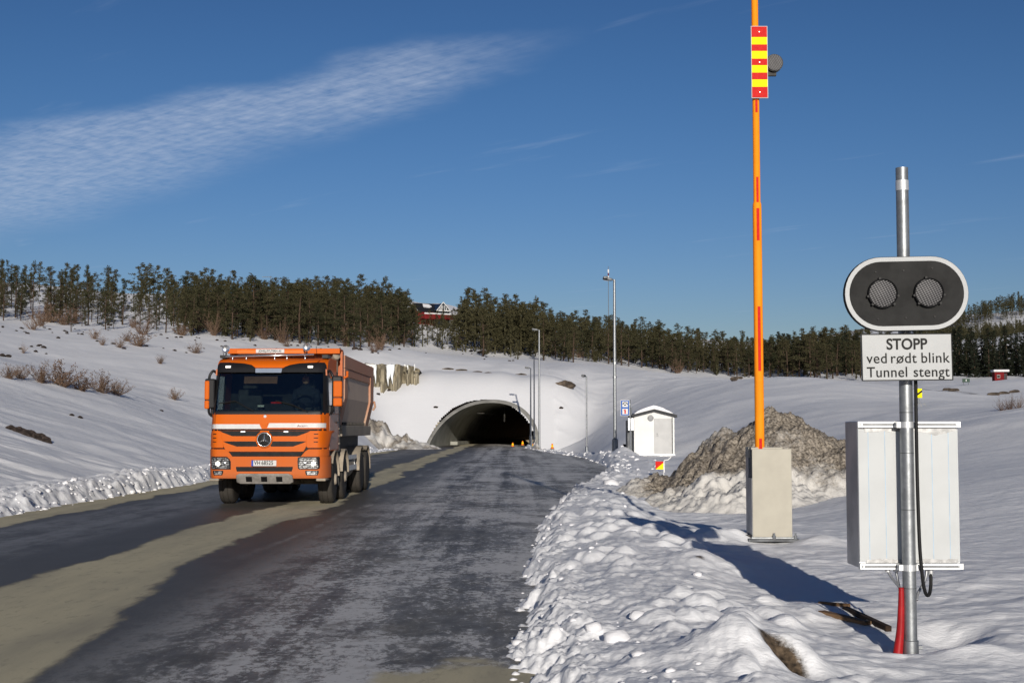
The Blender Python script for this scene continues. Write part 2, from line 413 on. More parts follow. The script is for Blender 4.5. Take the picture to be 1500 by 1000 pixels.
M['seam'] = mat('blue_seam', (0.38, 0.52, 0.66), 0.6, noise=0.2)
M['alu_side'] = mat('aluminium_side', (0.40, 0.41, 0.43), 0.38, metal=0.7, noise=0.2, scale=5)
M['torn'] = mat('torn_film', (0.40, 0.40, 0.40), 0.5, metal=0.5, noise=0.3, scale=20)
M['sign_white'] = mat('sign_white', (0.45, 0.46, 0.465), 0.7, noise=0.05, scale=4)
M['sign_black'] = mat('sign_black', (0.018, 0.018, 0.018), 0.7, noise=0.3, scale=6)
M['black'] = mat('black_plastic', (0.015, 0.015, 0.016), 0.5, noise=0.3)
M['rubber'] = mat('black_rubber', (0.012, 0.012, 0.013), 0.6, noise=0.3)
M['red_tube'] = mat('red_tube', (0.35, 0.012, 0.015), 0.45, noise=0.25, scale=8)
M['boom'] = mat('orange_boom', (0.86, 0.26, 0.005), 0.7, noise=0.1, scale=3, coat=0.0)
M['red_refl'] = mat('red_reflector', (0.55, 0.015, 0.012), 0.7, noise=0.12, scale=30)
M['yellow_refl'] = mat('yellow_reflector', (0.92, 0.78, 0.0), 0.7, noise=0.05, scale=30)
M['grey_cab'] = mat('grey_beige_paint', (0.40, 0.375, 0.315), 0.5, noise=0.07, scale=4)
M['dark_steel'] = mat('dark_steel', (0.10, 0.105, 0.115), 0.5, metal=0.5, noise=0.35, scale=9)
M['hut_white'] = mat('white_hut_paint', (0.66, 0.66, 0.65), 0.6, noise=0.06, scale=2)
M['hut_grey'] = mat('grey_door_paint', (0.45, 0.45, 0.45), 0.6, noise=0.08, scale=2)
M['hut_dark'] = mat('dark_roof_edge', (0.03, 0.032, 0.036), 0.6, noise=0.2)
M['blue_sign'] = mat('blue_sign', (0.02, 0.10, 0.38), 0.7, noise=0.1)
M['red_paint'] = mat('red_house_paint', (0.15, 0.010, 0.012), 0.9, noise=0.25, scale=2)
M['white_trim'] = mat('white_trim', (0.62, 0.62, 0.62), 0.6, noise=0.06)
M['slate'] = mat('dark_roof', (0.015, 0.016, 0.022), 0.7, noise=0.3)
M['window'] = mat('dark_window', (0.02, 0.025, 0.03), 0.08, noise=0.3)
M['timber'] = mat('weathered_timber', (0.20, 0.12, 0.065), 0.75, noise=0.55, scale=5, stretch=(1, 10, 10), bump=0.4, bscale=20)
M['timber_dark'] = mat('dark_timber', (0.045, 0.028, 0.018), 0.8, noise=0.5, scale=5, stretch=(1, 10, 10), bump=0.4)
M['rock'] = mat('brown_rock', (0.13, 0.10, 0.075), 0.9, col2=(0.04, 0.032, 0.026), scale=1.4, bump=0.8, bscale=4)
M['rock_dark'] = mat('dark_rock', (0.06, 0.045, 0.04), 0.9, col2=(0.02, 0.015, 0.013), scale=3, bump=0.8, bscale=6)
M['cliff'] = mat('tan_cliff_rock', (0.33, 0.29, 0.21), 0.9, col2=(0.17, 0.15, 0.11), scale=0.9, stretch=(1.6, 1.6, 0.45), bump=0.8, bscale=2)
M['ice'] = mat('white_ice', (0.78, 0.80, 0.80), 0.3, noise=0.15, scale=2)
M['bark'] = mat('pine_bark', (0.075, 0.05, 0.035), 0.9, noise=0.5, scale=2, stretch=(4, 4, 1))
M['cone_orange'] = mat('orange_marker', (0.85, 0.22, 0.01), 0.5, noise=0.1)
M['mesh_lens'] = None
def foliage(name, a, b_):
    m = bpy.data.materials.new(name); m.use_nodes = True
    t = m.node_tree; L = t.links; bs = t.nodes['Principled BSDF']; bs.inputs['Roughness'].default_value = 0.75; bs.inputs['Specular IOR Level'].default_value = 0.15
    oi = N(t, 'ShaderNodeObjectInfo'); geo = N(t, 'ShaderNodeNewGeometry')
    nz = N(t, 'ShaderNodeTexNoise', inp={'Scale': 0.9, 'Detail': 4}); L.new(geo.outputs['Position'], nz.inputs['Vector'])
    ad = N(t, 'ShaderNodeMath', operation='ADD'); L.new(oi.outputs['Random'], ad.inputs[0]); L.new(nz.outputs['Fac'], ad.inputs[1])
    rg = N(t, 'ShaderNodeMapRange', inp={'From Min': 0.35, 'From Max': 1.55}); L.new(ad.outputs[0], rg.inputs[0])
    mx = N(t, 'ShaderNodeMix', data_type='RGBA'); L.new(rg.outputs[0], mx.inputs[0]); mx.inputs[6].default_value = (*a, 1); mx.inputs[7].default_value = (*b_, 1)
    L.new(mx.outputs[2], bs.inputs['Base Color'])
    return m
M['pine'] = foliage('pine_needles', (0.022, 0.026, 0.012), (0.056, 0.050, 0.024))
M['spruce'] = foliage('spruce_needles', (0.010, 0.014, 0.009), (0.022, 0.026, 0.014))
M['twig'] = foliage('brown_twigs', (0.09, 0.055, 0.038), (0.17, 0.115, 0.08))
def lens_mat():
    m = bpy.data.materials.new('hex_mesh_lens'); m.use_nodes = True
    t = m.node_tree; L = t.links; b = t.nodes['Principled BSDF']; b.inputs['Roughness'].default_value = 0.6; b.inputs['Metallic'].default_value = 0.1; b.inputs['Specular IOR Level'].default_value = 0.3
    tcn = N(t, 'ShaderNodeTexCoord')
    mp_ = N(t, 'ShaderNodeMapping', inp={'Rotation': (0, R(25), 0)}); L.new(tcn.outputs['Object'], mp_.inputs[0])
    w1 = N(t, 'ShaderNodeTexWave', wave_type='BANDS', bands_direction='Z', inp={'Scale': 22.0, 'Distortion': 0.0}); L.new(mp_.outputs[0], w1.inputs['Vector'])
    w2 = N(t, 'ShaderNodeTexWave', wave_type='BANDS', bands_direction='X', inp={'Scale': 17.0, 'Distortion': 0.0}); L.new(mp_.outputs[0], w2.inputs['Vector'])
    mm = N(t, 'ShaderNodeMath', operation='MULTIPLY'); L.new(w1.outputs['Fac'], mm.inputs[0])
    m3 = N(t, 'ShaderNodeMapRange', inp={'To Min': 0.35, 'To Max': 1.0}); L.new(w2.outputs['Fac'], m3.inputs[0]); L.new(m3.outputs[0], mm.inputs[1])
    cr = N(t, 'ShaderNodeValToRGB'); L.new(mm.outputs[0], cr.inputs[0])
    cr.color_ramp.elements[0].position = 0.3; cr.color_ramp.elements[0].color = (0.02, 0.02, 0.022, 1)
    cr.color_ramp.elements[1].position = 0.75; cr.color_ramp.elements[1].color = (0.20, 0.195, 0.20, 1)
    L.new(cr.outputs[0], b.inputs['Base Color'])
    return m
M['mesh_lens'] = lens_mat()
# ------------------------------------------------------------------ noise
def _h(ix, iy, seed):
    ix = ix.astype(np.int64); iy = iy.astype(np.int64)
    h = (ix * 374761393 + iy * 668265263 + seed * 974634777) & 0xffffffff
    h = ((h ^ (h >> 13)) * 1274126177) & 0xffffffff
    h = ((h ^ (h >> 16)) * 2246822519) & 0xffffffff
    return ((h ^ (h >> 15)) & 0xffffff) / float(0xffffff)
def vnoise(x, y, seed=0):
    x = np.asarray(x, dtype=float); y = np.asarray(y, dtype=float)
    ix, iy = np.floor(x), np.floor(y); fx, fy = x - ix, y - iy
    u = fx * fx * fx * (fx * (fx * 6 - 15) + 10); v = fy * fy * fy * (fy * (fy * 6 - 15) + 10)
    a = _h(ix, iy, seed); b = _h(ix + 1, iy, seed); c = _h(ix, iy + 1, seed); d = _h(ix + 1, iy + 1, seed)
    return ((a * (1 - u) + b * u) * (1 - v) + (c * (1 - u) + d * u) * v) * 2 - 1
def fbm(x, y, o=4, seed=0, g=0.5):
    s = 0; a = 1.0; t = 0
    for i in range(o):
        s = s + a * vnoise(x * 2 ** i + i * 17.3, y * 2 ** i - i * 9.1, seed + i); t += a; a *= g
    return s / t
def worley(x, y, seed=0):
    x = np.asarray(x, dtype=float); y = np.asarray(y, dtype=float)
    ix, iy = np.floor(x), np.floor(y); best = np.full(x.shape, 9.0)
    for i in (-1, 0, 1):
        for j in (-1, 0, 1):
            cx, cy = ix + i, iy + j
            px, py = cx + _h(cx, cy, seed), cy + _h(cx, cy, seed + 7)
            best = np.minimum(best, (px - x) ** 2 + (py - y) ** 2)
    return np.sqrt(best)
def sstep(a, b, v):
    t = np.clip((v - a) / (b - a), 0, 1); return t * t * (3 - 2 * t)

# ------------------------------------------------------------------ terrain
TX, TW, TH = -2.65, 4.78, 4.38        # tunnel axis, half width, height
TSL = 0.52                          # slope of the portal face
TY0 = 122.0
def XL(Y): return np.interp(Y, [-80, 95, 124, 400], [-9.3, -9.3, -7.7, -7.7])
def XR(Y): return np.interp(Y, [-80, 8, 16, 24, 32, 37, 45, 55, 65, 76, 86, 100, 118, 125, 132, 400],
                            [-0.1, -0.05, 0.1, 0.48, 1.2, 1.9, 2.9, 3.9, 4.1, 3.9, 3.2, 2.0, 1.1, 1.4, 2.0, 2.0])
CP = []
def cp(px, py, Y): p = at(px, py, Y); CP.append((p.x, p.y, p.z))
for Y in (-60, -20, 0, 10, 20, 30, 45, 60, 80, 100, 116):
    CP.append((-10.4, Y, 0.12)); CP.append((-4.5, Y, 0.0))
for Y in (-60, -20, 0): CP.append((1.0, Y, 0.1))
for x, y, Y in ((0,560,58),(100,566,66),(180,573,75),(250,602,80),(40,645,40),(150,640,48),(230,660,50),(100,690,36),(0,700,31),
                (250,570,95),(0,510,100),(150,520,110),(300,530,120),(0,474,150),(200,480,155),(400,495,160),(540,507,170),(420,540,130),
                (540,528,140),(545,620,124),(560,650,115),(500,600,112),
                
                (850,640,122),(900,560,142),(950,546,152),(620,518,180),(720,524,185),(800,528,187),(950,548,185),
                (870,640,115),(900,650,85),(950,620,95),(1000,640,75),(1000,592,100),(1050,562,112),(1150,553,105),(1265,560,95),
                (1100,605,75),(1200,600,65),(1240,650,45),(1190,720,28),(1450,606,42),(1300,622,50),(1500,600,40),(1600,590,40),
                (1450,700,24),(1450,800,16),(1470,660,32),(1330,576,100),(1330,570,125),(1450,560,130),(1450,593,75),(1400,561,120),(1500,558,140),
                (1265,556,185),(1180,552,190),(1100,551,192),(1000,545,195),(1120,565,150),(1400,556,175),(1500,555,175),
                (1130,792,16.5),(1050,770,21),(960,760,24),
                # forest floor and crest
                (0,410,240),(60,415,245),(150,425,250),(300,440,260),(450,442,265),(560,448,275),(660,452,275),(640,474,240),(760,470,275),(880,488,275),
                (1000,503,275),(1120,512,275),(1260,516,280),(100,445,200),(300,465,205),(480,474,210),(760,500,230),(900,513,232),
                (1400,530,260),(1500,525,260),
                (1390,503,500),(1440,481,520),(1500,454,540),(1600,428,560),(1260,505,500),(1100,512,420),
                (0,450,420),(300,465,420),(600,460,420),(900,495,420)):
    cp(x, y, Y)
CP += [(2.85, 9.7, 0.03), (2.0, 12.5, 0.14), (3.0, 12.5, 0.16), (1.2, 9.0, 0.12), (1.6, 14.5, 0.18), (4.5, 13, 0.2), (6, 8, 0.15), (10, 10, 0.5), (10, 0, 0.5), (20, 20, 1.4), (20, 0, 1.2),
       (2.0, 20, 0.18), (2.4, 25, 0.12), (3.2, 30, 0.1), (4.0, 36, 0.1), (5.5, 45, 0.15), (6.3, 55, 0.25), (6.6, 68, 0.3), (9.0, 68, 0.4), (6.4, 78, 0.4),
       (-22, 30, 4.2), (-20, 10, 4), (-22, -20, 4), (-40, 40, 7), (-60, 80, 13), (-60, 0, 10), (-120, 120, 28), (-160, 40, 30), (-150, 260, 30), (60, 60, 5), (60, 0, 3), (120, 100, 10),
       (0, -200, 3), (-200, -200, 20), (200, -200, 10), (250, 200, 25), (500, 500, 90), (-500, 400, 40), (-700, 1200, 30), (700, 1200, 50), (0, 900, 5), (-250, 800, 15), (0, 2600, 0), (1800, 1800, 40), (-1800, 1800, 40), (0, -2500, 0), (2500, 0, 20), (-2500, 0, 20), (0, 1400, 0)]
# portal slope, a plane the tube comes out of
for X in (-8.6, -5, -1, 3.2):
    for z in (0.15, 2.2, 4.9): CP.append((X, TY0 + z / TSL, z))
# the crest above the portal and the shelf behind it, level lines
for px in range(612, 880, 16):
    cp(px, float(np.interp(px, [612, 700, 790, 870], [537, 541, 549, 558])), 143)
    cp(px, float(np.interp(px, [612, 800, 880], [519, 529, 531])), 186)
    if not 630 < px < 790: cp(px, float(np.interp(px, [612, 640, 780, 870], [590, 575, 582, 604])), 131)
CP = np.array(CP)
def wrp(X, Y): return np.stack([np.arcsinh(np.asarray(X) / 6.0), np.arcsinh(np.asarray(Y) / 22.0) * 2.0], -1)
_q = wrp(CP[:, 0], CP[:, 1])
_d2 = ((_q[:, None, :] - _q[None, :, :]) ** 2).sum(-1)
_A = np.sqrt(_d2 + 0.07); _n = len(CP)
_big = np.zeros((_n + 3, _n + 3)); _big[:_n, :_n] = _A - 0.006 * np.eye(_n); _big[:_n, _n] = 1; _big[:_n, _n+1:] = _q; _big[_n, :_n] = 1; _big[_n+1:, :_n] = _q.T
_sol = np.linalg.solve(_big, np.concatenate([CP[:, 2], [0, 0, 0]]))
def base_z(X, Y):
    X = np.asarray(X, float); Y = np.asarray(Y, float); out = np.empty(X.size)
    q = wrp(X.ravel(), Y.ravel())
    for a in range(0, len(q), 40000):
        b = q[a:a+40000]
        d = np.sqrt(((b[:, None, 0] - _q[None, :, 0]) ** 2 + (b[:, None, 1] - _q[None, :, 1]) ** 2) + 0.07)
        out[a:a+40000] = d @ _sol[:_n] + _sol[_n] + b @ _sol[_n+1:]
    return out.reshape(X.shape)

def knob(x, y, seed, r=0.72):
    # rounded lumps: 1 in the middle of each, 0 between
    return np.clip(1 - (worley(x, y, seed) / r) ** 2, 0, 1)
def gauss(X, Y, x, y, rx, ry=None, ang=0.0):
    ry = ry or rx; c, s = math.cos(ang), math.sin(ang); u = (X - x) * c + (Y - y) * s; v = -(X - x) * s + (Y - y) * c
    return np.exp(-((u / rx) ** 2 + (v / ry) ** 2))
def terrain(X, Y, detail=True, full=False):
    X = np.atleast_1d(np.asarray(X, float)); Y = np.atleast_1d(np.asarray(Y, float))
    z = base_z(X, Y); r = np.hypot(X, Y)
    en = 0.16 * fbm(X * 1.1, Y * 0.8, 3, 3) + 0.10 * fbm(X * 5, Y * 4, 2, 4)
    dL = XL(Y) - X + en * 1.3; dR = X - XR(Y) + en * 1.0
    d = np.maximum(dL, dR)
    onroad = Y < TY0 - 0.5
    w = np.where(onroad, sstep(0.0, 1.6, d), 1.0)
    z = -0.05 + (z + 0.05) * w
    dirt = np.zeros_like(z)
    pm = sstep(11.5, 6.5, np.abs(X - TX)) * sstep(119.5, 121.5, Y) * (1 - sstep(131, 142, Y))
    z = z * (1 - pm) + (Y - TY0) * TSL * pm
    # left berm thrown up by the plough
    crust = 1 - 2 * np.abs(fbm(X * 2.6, Y * 0.75, 4, 15, 0.6))
    lump = knob(X * 2.0 + 0.3 * crust, Y * 0.7, 11) * 0.16 + knob(X * 6.0, Y * 2.0, 12) * 0.16 + 0.14 * crust + 0.12 * fbm(X * 9, Y * 3, 3, 22)
    hl = 0.26 + 0.14 * vnoise(X * 0.2, Y * 0.33, 21)
    bl = np.where(onroad, sstep(-0.02, 0.55, dL) * (1 - sstep(0.6, 1.9, dL)), 0)
    z = z + bl * (hl + (lump - 0.1) * 0.5)
    # right bank: knobbly near the road, wind-packed behind
    near = np.where(onroad, sstep(-0.02, 0.45, dR) * (1 - sstep(0.8, 2.6, dR)), 0)
    hr = np.interp(Y, [-50, 5, 12, 20, 30, 38, 48, 60, 80, 110], [0.15, 0.16, 0.17, 0.2, 0.26, 0.22, 0.2, 0.42, 0.36, 0.28]) * (1 + 0.35 * vnoise(X * 0.3, Y * 0.5, 31))
    crk = 1 - 2 * np.abs(fbm(X * 3.1, Y * 2.2, 4, 17, 0.62))
    lump2 = knob(X * 3.4 + 0.6 * crk, Y * 2.4 + 0.4 * crk, 13) * 0.035 + knob(X * 13, Y * 9.0, 14) * 0.022 * sstep(0.0, 0.6, vnoise(X * 1.5, Y * 1.2, 18) + 0.3) + 0.07 * crk + 0.022 * (1 - 2 * np.abs(fbm(X * 8, Y * 6, 3, 16))) + 0.035 * fbm(X * 21, Y * 17, 3, 19)
    edge2 = np.where(onroad, sstep(-0.05, 0.2, dR) * (1 - 0.68 * sstep(0.25, 0.7, dR) - 0.32 * sstep(0.9, 2.6, dR)), 0)
    sparse = knob(X * 2.6, Y * 2.0, 23, 0.42) * sstep(0.15, 0.5, vnoise(X * 1.1, Y * 0.9, 24)) * 0.07 * np.where(onroad, sstep(0.1, 0.4, dR) * (1 - sstep(1.8, 3.2, dR)), 0) * (Y < 60)
    rot = 0.045 * np.clip(1.2 - dR, 0, 1)
    z = z + sparse + near * hr + edge2 * (lump2 * np.interp(Y, [20, 50], [1.0, 1.9]) - 0.06)
    if detail:
        off = np.where(onroad, sstep(0.7, 2.2, d), 1.0)
        a, b = math.cos(0.5), math.sin(0.5)
        u, v = X * a + Y * b, -X * b + Y * a
        fld = sstep(35, 110, r)
        # foreground: low lumpy, half-melted relief
        fg = (1 - sstep(22, 60, r)) * off * (X > 0)
        zr = 0.055 * fbm(u * 0.9, v * 1.5, 4, 41) + 0.030 * np.abs(fbm(u * 2.2, v * 4.0, 3, 45)) + 0.012 * fbm(X * 7, Y * 9, 3, 47)
        z = z + fg * zr * np.interp(X - XR(Y), [1, 3.5, 6], [1.2, 0.75, 0.28])
        # slopes: long smooth drifts with sharp crests
        cr = 1 - np.abs(fbm(u * 0.22, v * 0.75, 3, 51)) * 2
        left = (X < -9) * off * (1 - sstep(90, 125, Y))
        z = z + left * (0.14 * fbm(X * 0.22, Y * 0.16, 3, 53) + 0.075 * cr * sstep(0.0, 0.9, cr) + 0.02 * fbm(u * 1.6, v * 3.2, 3, 55))
        right = (X > 4) * off * sstep(24, 45, r) * (1 - sstep(130, 200, r))
        cr2 = 1 - np.abs(fbm(u * 0.4 + 9, v * 0.16, 3, 57)) * 2
        z = z + right * (0.14 * fbm(X * 0.2, Y * 0.12, 3, 58) + 0.06 * cr2 * sstep(0, 0.9, cr2))
        farm = sstep(85, 150, r) * (1 - 0.75 * gauss(X, Y, TX, 126, 13, 9))
        farm = farm * (1 - 0.9 * pm)
        z = z + farm * (0.30 * fbm(X * 0.09, Y * 0.045, 4, 61) + 0.22 * np.abs(fbm(X * 0.25, Y * 0.12, 3, 63)))
        z = z + sstep(165, 240, r) * 1.2 * fbm(X * 0.03, Y * 0.03, 3, 65)
        z = z + sstep(420, 560, r) * 5 * fbm(X * 0.012, Y * 0.012, 4, 66)
    # mound in the corner of the frame, with a bare patch melted out of it
    m1 = gauss(X, Y, 1.46, 8.55, 0.28, 0.36, 0.3)
    z = z + 0.25 * m1 + 0.06 * gauss(X, Y, 1.15, 8.5, 0.4, 0.3) + 0.09 * gauss(X, Y, 1.78, 8.55, 0.2)
    hole = gauss(X, Y, 1.64, 8.42, 0.13, 0.26, 0.45)
    z = z - 0.17 * hole; dirt = np.maximum(dirt, 0.92 * hole)
    z = z + 0.14 * gauss(X, Y, 1.85, 13.6, 0.30, 0.5) ; dirt = np.maximum(dirt, 0.58 * gauss(X, Y, 1.80, 13.25, 0.10, 0.14))
    # snow trampled round the sign post, and drifted round the barrier foot
    z = z - 0.10 * gauss(X, Y, 2.9, 9.9, 0.30, 0.35) + 0.07 * gauss(X, Y, 3.15, 9.45, 0.35, 0.22) - 0.12 * gauss(X, Y, 3.28, 10.35, 0.22, 0.3) + 0.06 * gauss(X, Y, 3.6, 10.0, 0.25)
    z = z - 0.05 * gauss(X, Y, 2.45, 10.6, 0.4, 0.3)
    z = z + 0.02 * gauss(X, Y, 3.1, 15.6, 0.9, 0.35) - 0.06 * gauss(X, Y, 3.15, 16.4, 0.5, 0.25) + 0.12 * gauss(X, Y, 2.6, 16.7, 0.35) + 0.1 * gauss(X, Y, 3.7, 16.3, 0.4)
    # mounds by the lamp post and the hut
    z = z + w * 0.55 * gauss(X, Y, 5.1, 66.0, 0.75, 1.3) + w * 0.2 * gauss(X, Y, 5.2, 62.5, 0.7)
    if full: return z, dirt
    return z
def tz(x, y): return float(terrain(x, y)[0])
def arch_z(X, grow=0.0):
    u = np.clip(np.abs(X - TX) / (TW + grow), 0, 1)
    return (TH + grow) * (1 - u ** 2.15) ** (1 / 2.0)

def rseq(a, b, ratio):
    n = max(2, int(round(math.log(b / a) / math.log(ratio)))); return list(np.geomspace(a, b, n, endpoint=False))
rows = [0.05, 0.6, 1.2] + rseq(2.0, 7.0, 1.06) + rseq(7.0, 45, 1.0030) + rseq(45, 117, 1.008) + list(np.arange(117, 120, 0.3)) + list(np.arange(120, 132.5, 0.14)) + list(np.arange(132.5, 150, 0.3)) + rseq(150, 330, 1.010) + rseq(330, 3600, 1.05) + [3600.0]
azd = np.arange(-0.425, 0.4251, 0.0013)
azl = np.linspace(-math.pi, -0.425, 44, endpoint=False); azr = np.linspace(0.425, math.pi, 45)[1:-1]
az = np.concatenate([azl, azd, azr])
rr = np.array(rows)
AZ, RR = np.meshgrid(az, rr)
GX, GY = RR * np.sin(AZ), RR * np.cos(AZ)
GZ, GD = terrain(GX.ravel(), GY.ravel(), full=True)
V = np.stack([GX.ravel(), GY.ravel(), GZ], -1)
na, nr = len(az), len(rr)
I, J = np.meshgrid(np.arange(nr - 1), np.arange(na), indexing='ij')
J2 = (J + 1) % na
Fq = np.stack([I * na + J, I * na + J2, (I + 1) * na + J2, (I + 1) * na + J], -1).reshape(-1, 4)
fc = V[Fq].mean(1)
hole = (np.abs(fc[:, 0] - TX) < TW + 0.03) & (fc[:, 1] > TY0 - 1.2) & (fc[:, 1] < 150) & (fc[:, 2] < arch_z(fc[:, 0], 0.0))
Fq = Fq[~hole][:, ::-1]
ground = np_mesh('ground', V, Fq, M['snow'], attrs={'dirt': GD})
tag(ground, kind='structure')

# road sheet, slightly above the bare ground, running on into the tunnel
ys = np.concatenate([np.arange(-70, 0, 5.0), np.arange(0, 130, 1.0), np.arange(130, 262, 4.0)])
rv, rf = [], []
for y in ys:
    a, b = (float(XL(y)) - 1.2, float(XR(y)) + 1.2) if y < TY0 else (TX - TW + 0.2, TX + TW - 0.2)
    for k in range(9): rv.append((a + (b - a) * k / 8, y, 0.0))
for i in range(len(ys) - 1):
    for k in range(8): rf.append((i*9+k, i*9+k+1, (i+1)*9+k+1, (i+1)*9+k))
road = np_mesh('road', rv, rf, M['road']); tag(road, kind='structure')

# clods along the ploughed edges
def blob(rnd, s, sub=1, jag=1.0):
    bm = bmesh.new(); bmesh.ops.create_icosphere(bm, subdivisions=sub, radius=1)
    vs = []
    for v in bm.verts:
        k = 1 + rnd.uniform(-0.28, 0.22) * jag; vs.append(Vector((v.co.x * k * s * 1.15, v.co.y * k * s, v.co.z * k * s * 0.8)))
    fs = [tuple(v.index for v in f.verts) for f in bm.faces]; bm.free(); return vs, fs
rnd = random.Random(5)
protos = [blob(rnd, 1.0, 2 if i < 4 else 1) for i in range(10)]
def clods(name, spots, mat_):
    mb = MB()
    for x, y, z, s in spots:
        vs, fs = rnd.choice(protos[4:] if s < 0.05 else protos[:4]); ma = Matrix.Rotation(rnd.uniform(0, 6.3), 3, 'Z')
        mb.add([ma @ (v * s) + Vector((x, y, z)) for v in vs], fs)
    return mb.build(name, mat_, smooth=2)
sx, sy, ss = [], [], []
for i in range(260):
    y = 7.5 + 42 * rnd.random() ** 1.7; d = min(1.6, rnd.expovariate(2.2)) + 0.04
    sx.append(float(XR(y)) + d); sy.append(y); ss.append(rnd.choice((0.010, 0.012, 0.015, 0.018, 0.022, 0.03, 0.04)) * (1 + y * 0.008))
sz = terrain(np.array(sx), np.array(sy))
o = clods('snow_clods', [(x, y, max(z, 0.0) - s * 0.1, s) for x, y, z, s in zip(sx, sy, sz, ss)], M['clod']); tag(o, 'small broken snow clods scattered along the ploughed right road edge', 'snow clods', kind='stuff')
sx, sy, ss = [], [], []
for i in range(900):
    y = 22 + 85 * rnd.random() ** 1.3; d = abs(rnd.gauss(0.45, 0.35)) - 0.02
    sx.append(float(XL(y)) - d); sy.append(y); ss.append(rnd.choice((0.015, 0.02, 0.03, 0.03, 0.04, 0.05, 0.07)))
for i in range(260):
    y = rnd.uniform(45, 118); d = abs(rnd.gauss(0.7, 0.5)) - 0.1
    sx.append(float(XR(y)) + d); sy.append(y); ss.append(rnd.uniform(0.04, 0.11))
sz = terrain(np.array(sx), np.array(sy))
o = clods('snow_clods', [(x, y, max(z, 0.0) - s * 0.1, s) for x, y, z, s in zip(sx, sy, sz, ss)], M['clod']); tag(o, 'rough snow clods in the ploughed banks beside the far road', 'snow clods', kind='stuff')
lumps = [(903, 944, 'round snow lump lying alone on the bank, nearest to the road camera', .085), (935, 921, 'smaller snow lump just right of and behind the round lone snow lump', .06),
         (870, 935, 'flat snow lump on the bank left of the round lone snow lump', .06), (895, 722, 'big dirty snow block at the end of the bank beside the lay-by', .16)]
for px, py, lb, s in lumps:
    Yg = CAMH * F / (py - 628) * 0.92; p = at(px, py, Yg)
    vs, fs = blob(rnd, s, 2, .6); mb = MB().add(vs, fs); o = mb.build('snow_lump', M['clod'], smooth=2); o.location = (p.x, p.y, tz(p.x, p.y) + s * 0.15); tag(o, lb, 'snow lump', 'loose snow lumps on the bank')

# ------------------------------------------------------------------ heap of dirty snow behind the barrier
def heap(name, x0, x1, y0, y1, hf, mat_, n=170):
    xs = np.linspace(x0, x1, n); ys_ = np.linspace(y0, y1, n); X, Y = np.meshgrid(xs, ys_); X, Y = X.ravel(), Y.ravel()
    h, dirt = hf(X, Y); z = terrain(X, Y) + h
    ii, jj = np.meshgrid(np.arange(n - 1), np.arange(n - 1), indexing='ij')
    f = np.stack([ii*n+jj, ii*n+jj+1, (ii+1)*n+jj+1, (ii+1)*n+jj], -1).reshape(-1, 4)
    hm = h.reshape(n, n); keep = (np.maximum.reduce([hm[:-1, :-1], hm[1:, :-1], hm[:-1, 1:], hm[1:, 1:]]) > -0.05).ravel()
    c = np.array([(x0 + x1) / 2, (y0 + y1) / 2, 0.0])
    o = np_mesh(name, np.stack([X, Y, z], -1) - c, f[keep], mat_, attrs={'dirt': dirt}); o.location = c
    return o
def hf1(X, Y):
    # cone-like main pile with a shoulder to the left and a tongue spilling towards the road
    def cone(x, y, r, h, p=1.0): return h * np.clip(1 - (np.hypot(X - x, (Y - y) * 0.8) / r) ** p, -0.4, 1)
    a = cone(5.25, 28.0, 2.3, 1.75, 1.25); b = cone(4.5, 28.2, 1.7, 1.45, 1.3); c = cone(4.3, 26.2, 1.9, 0.62, 1.6); d = cone(3.3, 28.4, 1.3, 0.5, 1.5); e = cone(6.2, 27.4, 1.9, 1.0, 1.3)
    h = np.maximum.reduce([a, b, c, d, e])
    rough = knob(X * 13, Y * 13, 77) * 0.05 + knob(X * 1.3, Y * 1.3, 71) * 0.16 + knob(X * 4, Y * 4, 72) * 0.09 + 0.10 * fbm(X * 1.7, Y * 1.7, 3, 74) + 0.09 * fbm(X * 7, Y * 7, 4, 73, 0.65)
    h = h + (rough - 0.12) * sstep(-0.1, 0.35, h) - 0.08
    dirt = 0.47 + 0.06 * sstep(0.4, 1.0, h) + 0.22 * fbm(X * 0.9, Y * 0.9, 4, 75) - 0.10 * sstep(27.2, 25.0, Y) * (h < 0.6) 
    dirt = dirt + 0.22 * gauss(X, Y, 6.6, 26.8, 1.6, 2.0) + 0.32 * gauss(X, Y, 3.55, 27.2, 0.5, 1.1, 0.5) - 0.22 * gauss(X, Y, 4.2, 25.0, 1.6, 1.0)
    return h, np.clip(dirt, 0, 0.75)
o = heap('snow_heap', 1.6, 8.2, 23.2, 31.4, hf1, M['dirty_snow'], 210); tag(o, 'tall dirty heap of brown gravelly snow behind the beige barrier cabinet', 'snow heap')
def mk_heap(px, py, Y, rx, ry, h, label, dirtv, seed, name='earth_heap'):
    p = at(px, py, Y)
    def hf(X, Y_):
        g = h * (np.clip(1 - np.sqrt(((X - p.x) / rx) ** 2 + ((Y_ - p.y) / ry) ** 2), -0.3, 1))
        g = g + sstep(-0.1, 0.3 * h, g) * (0.25 * h * (knob(X * 1.1, Y_ * 0.8, seed) - 0.3) + 0.3 * h * fbm(X * 2.2, Y_ * 1.6, 4, seed + 2))
        return g - 0.04, np.clip(dirtv + 0.35 * fbm(X * 0.9, Y_ * 0.7, 3, seed + 4), 0, 0.8)
    o = heap(name, p.x - rx * 1.3, p.x + rx * 1.3, p.y - ry * 1.3, p.y + ry * 1.3, hf, M['dirty_snow'], 70); tag(o, label, 'heap'); return o
mk_heap(566, 650, 112, 3.0, 5.0, 1.9, 'brown earth and rubble heap left of the tunnel mouth', 0.52, 81)
mk_heap(592, 654, 110, 3.2, 3.5, 0.8, 'low rubble spill between the brown earth heap and the tunnel mouth', 0.42, 84)
mk_heap(812, 648, 108, 1.9, 3.5, 1.4, 'small snow and earth heap right of the tunnel mouth', 0.40, 87)
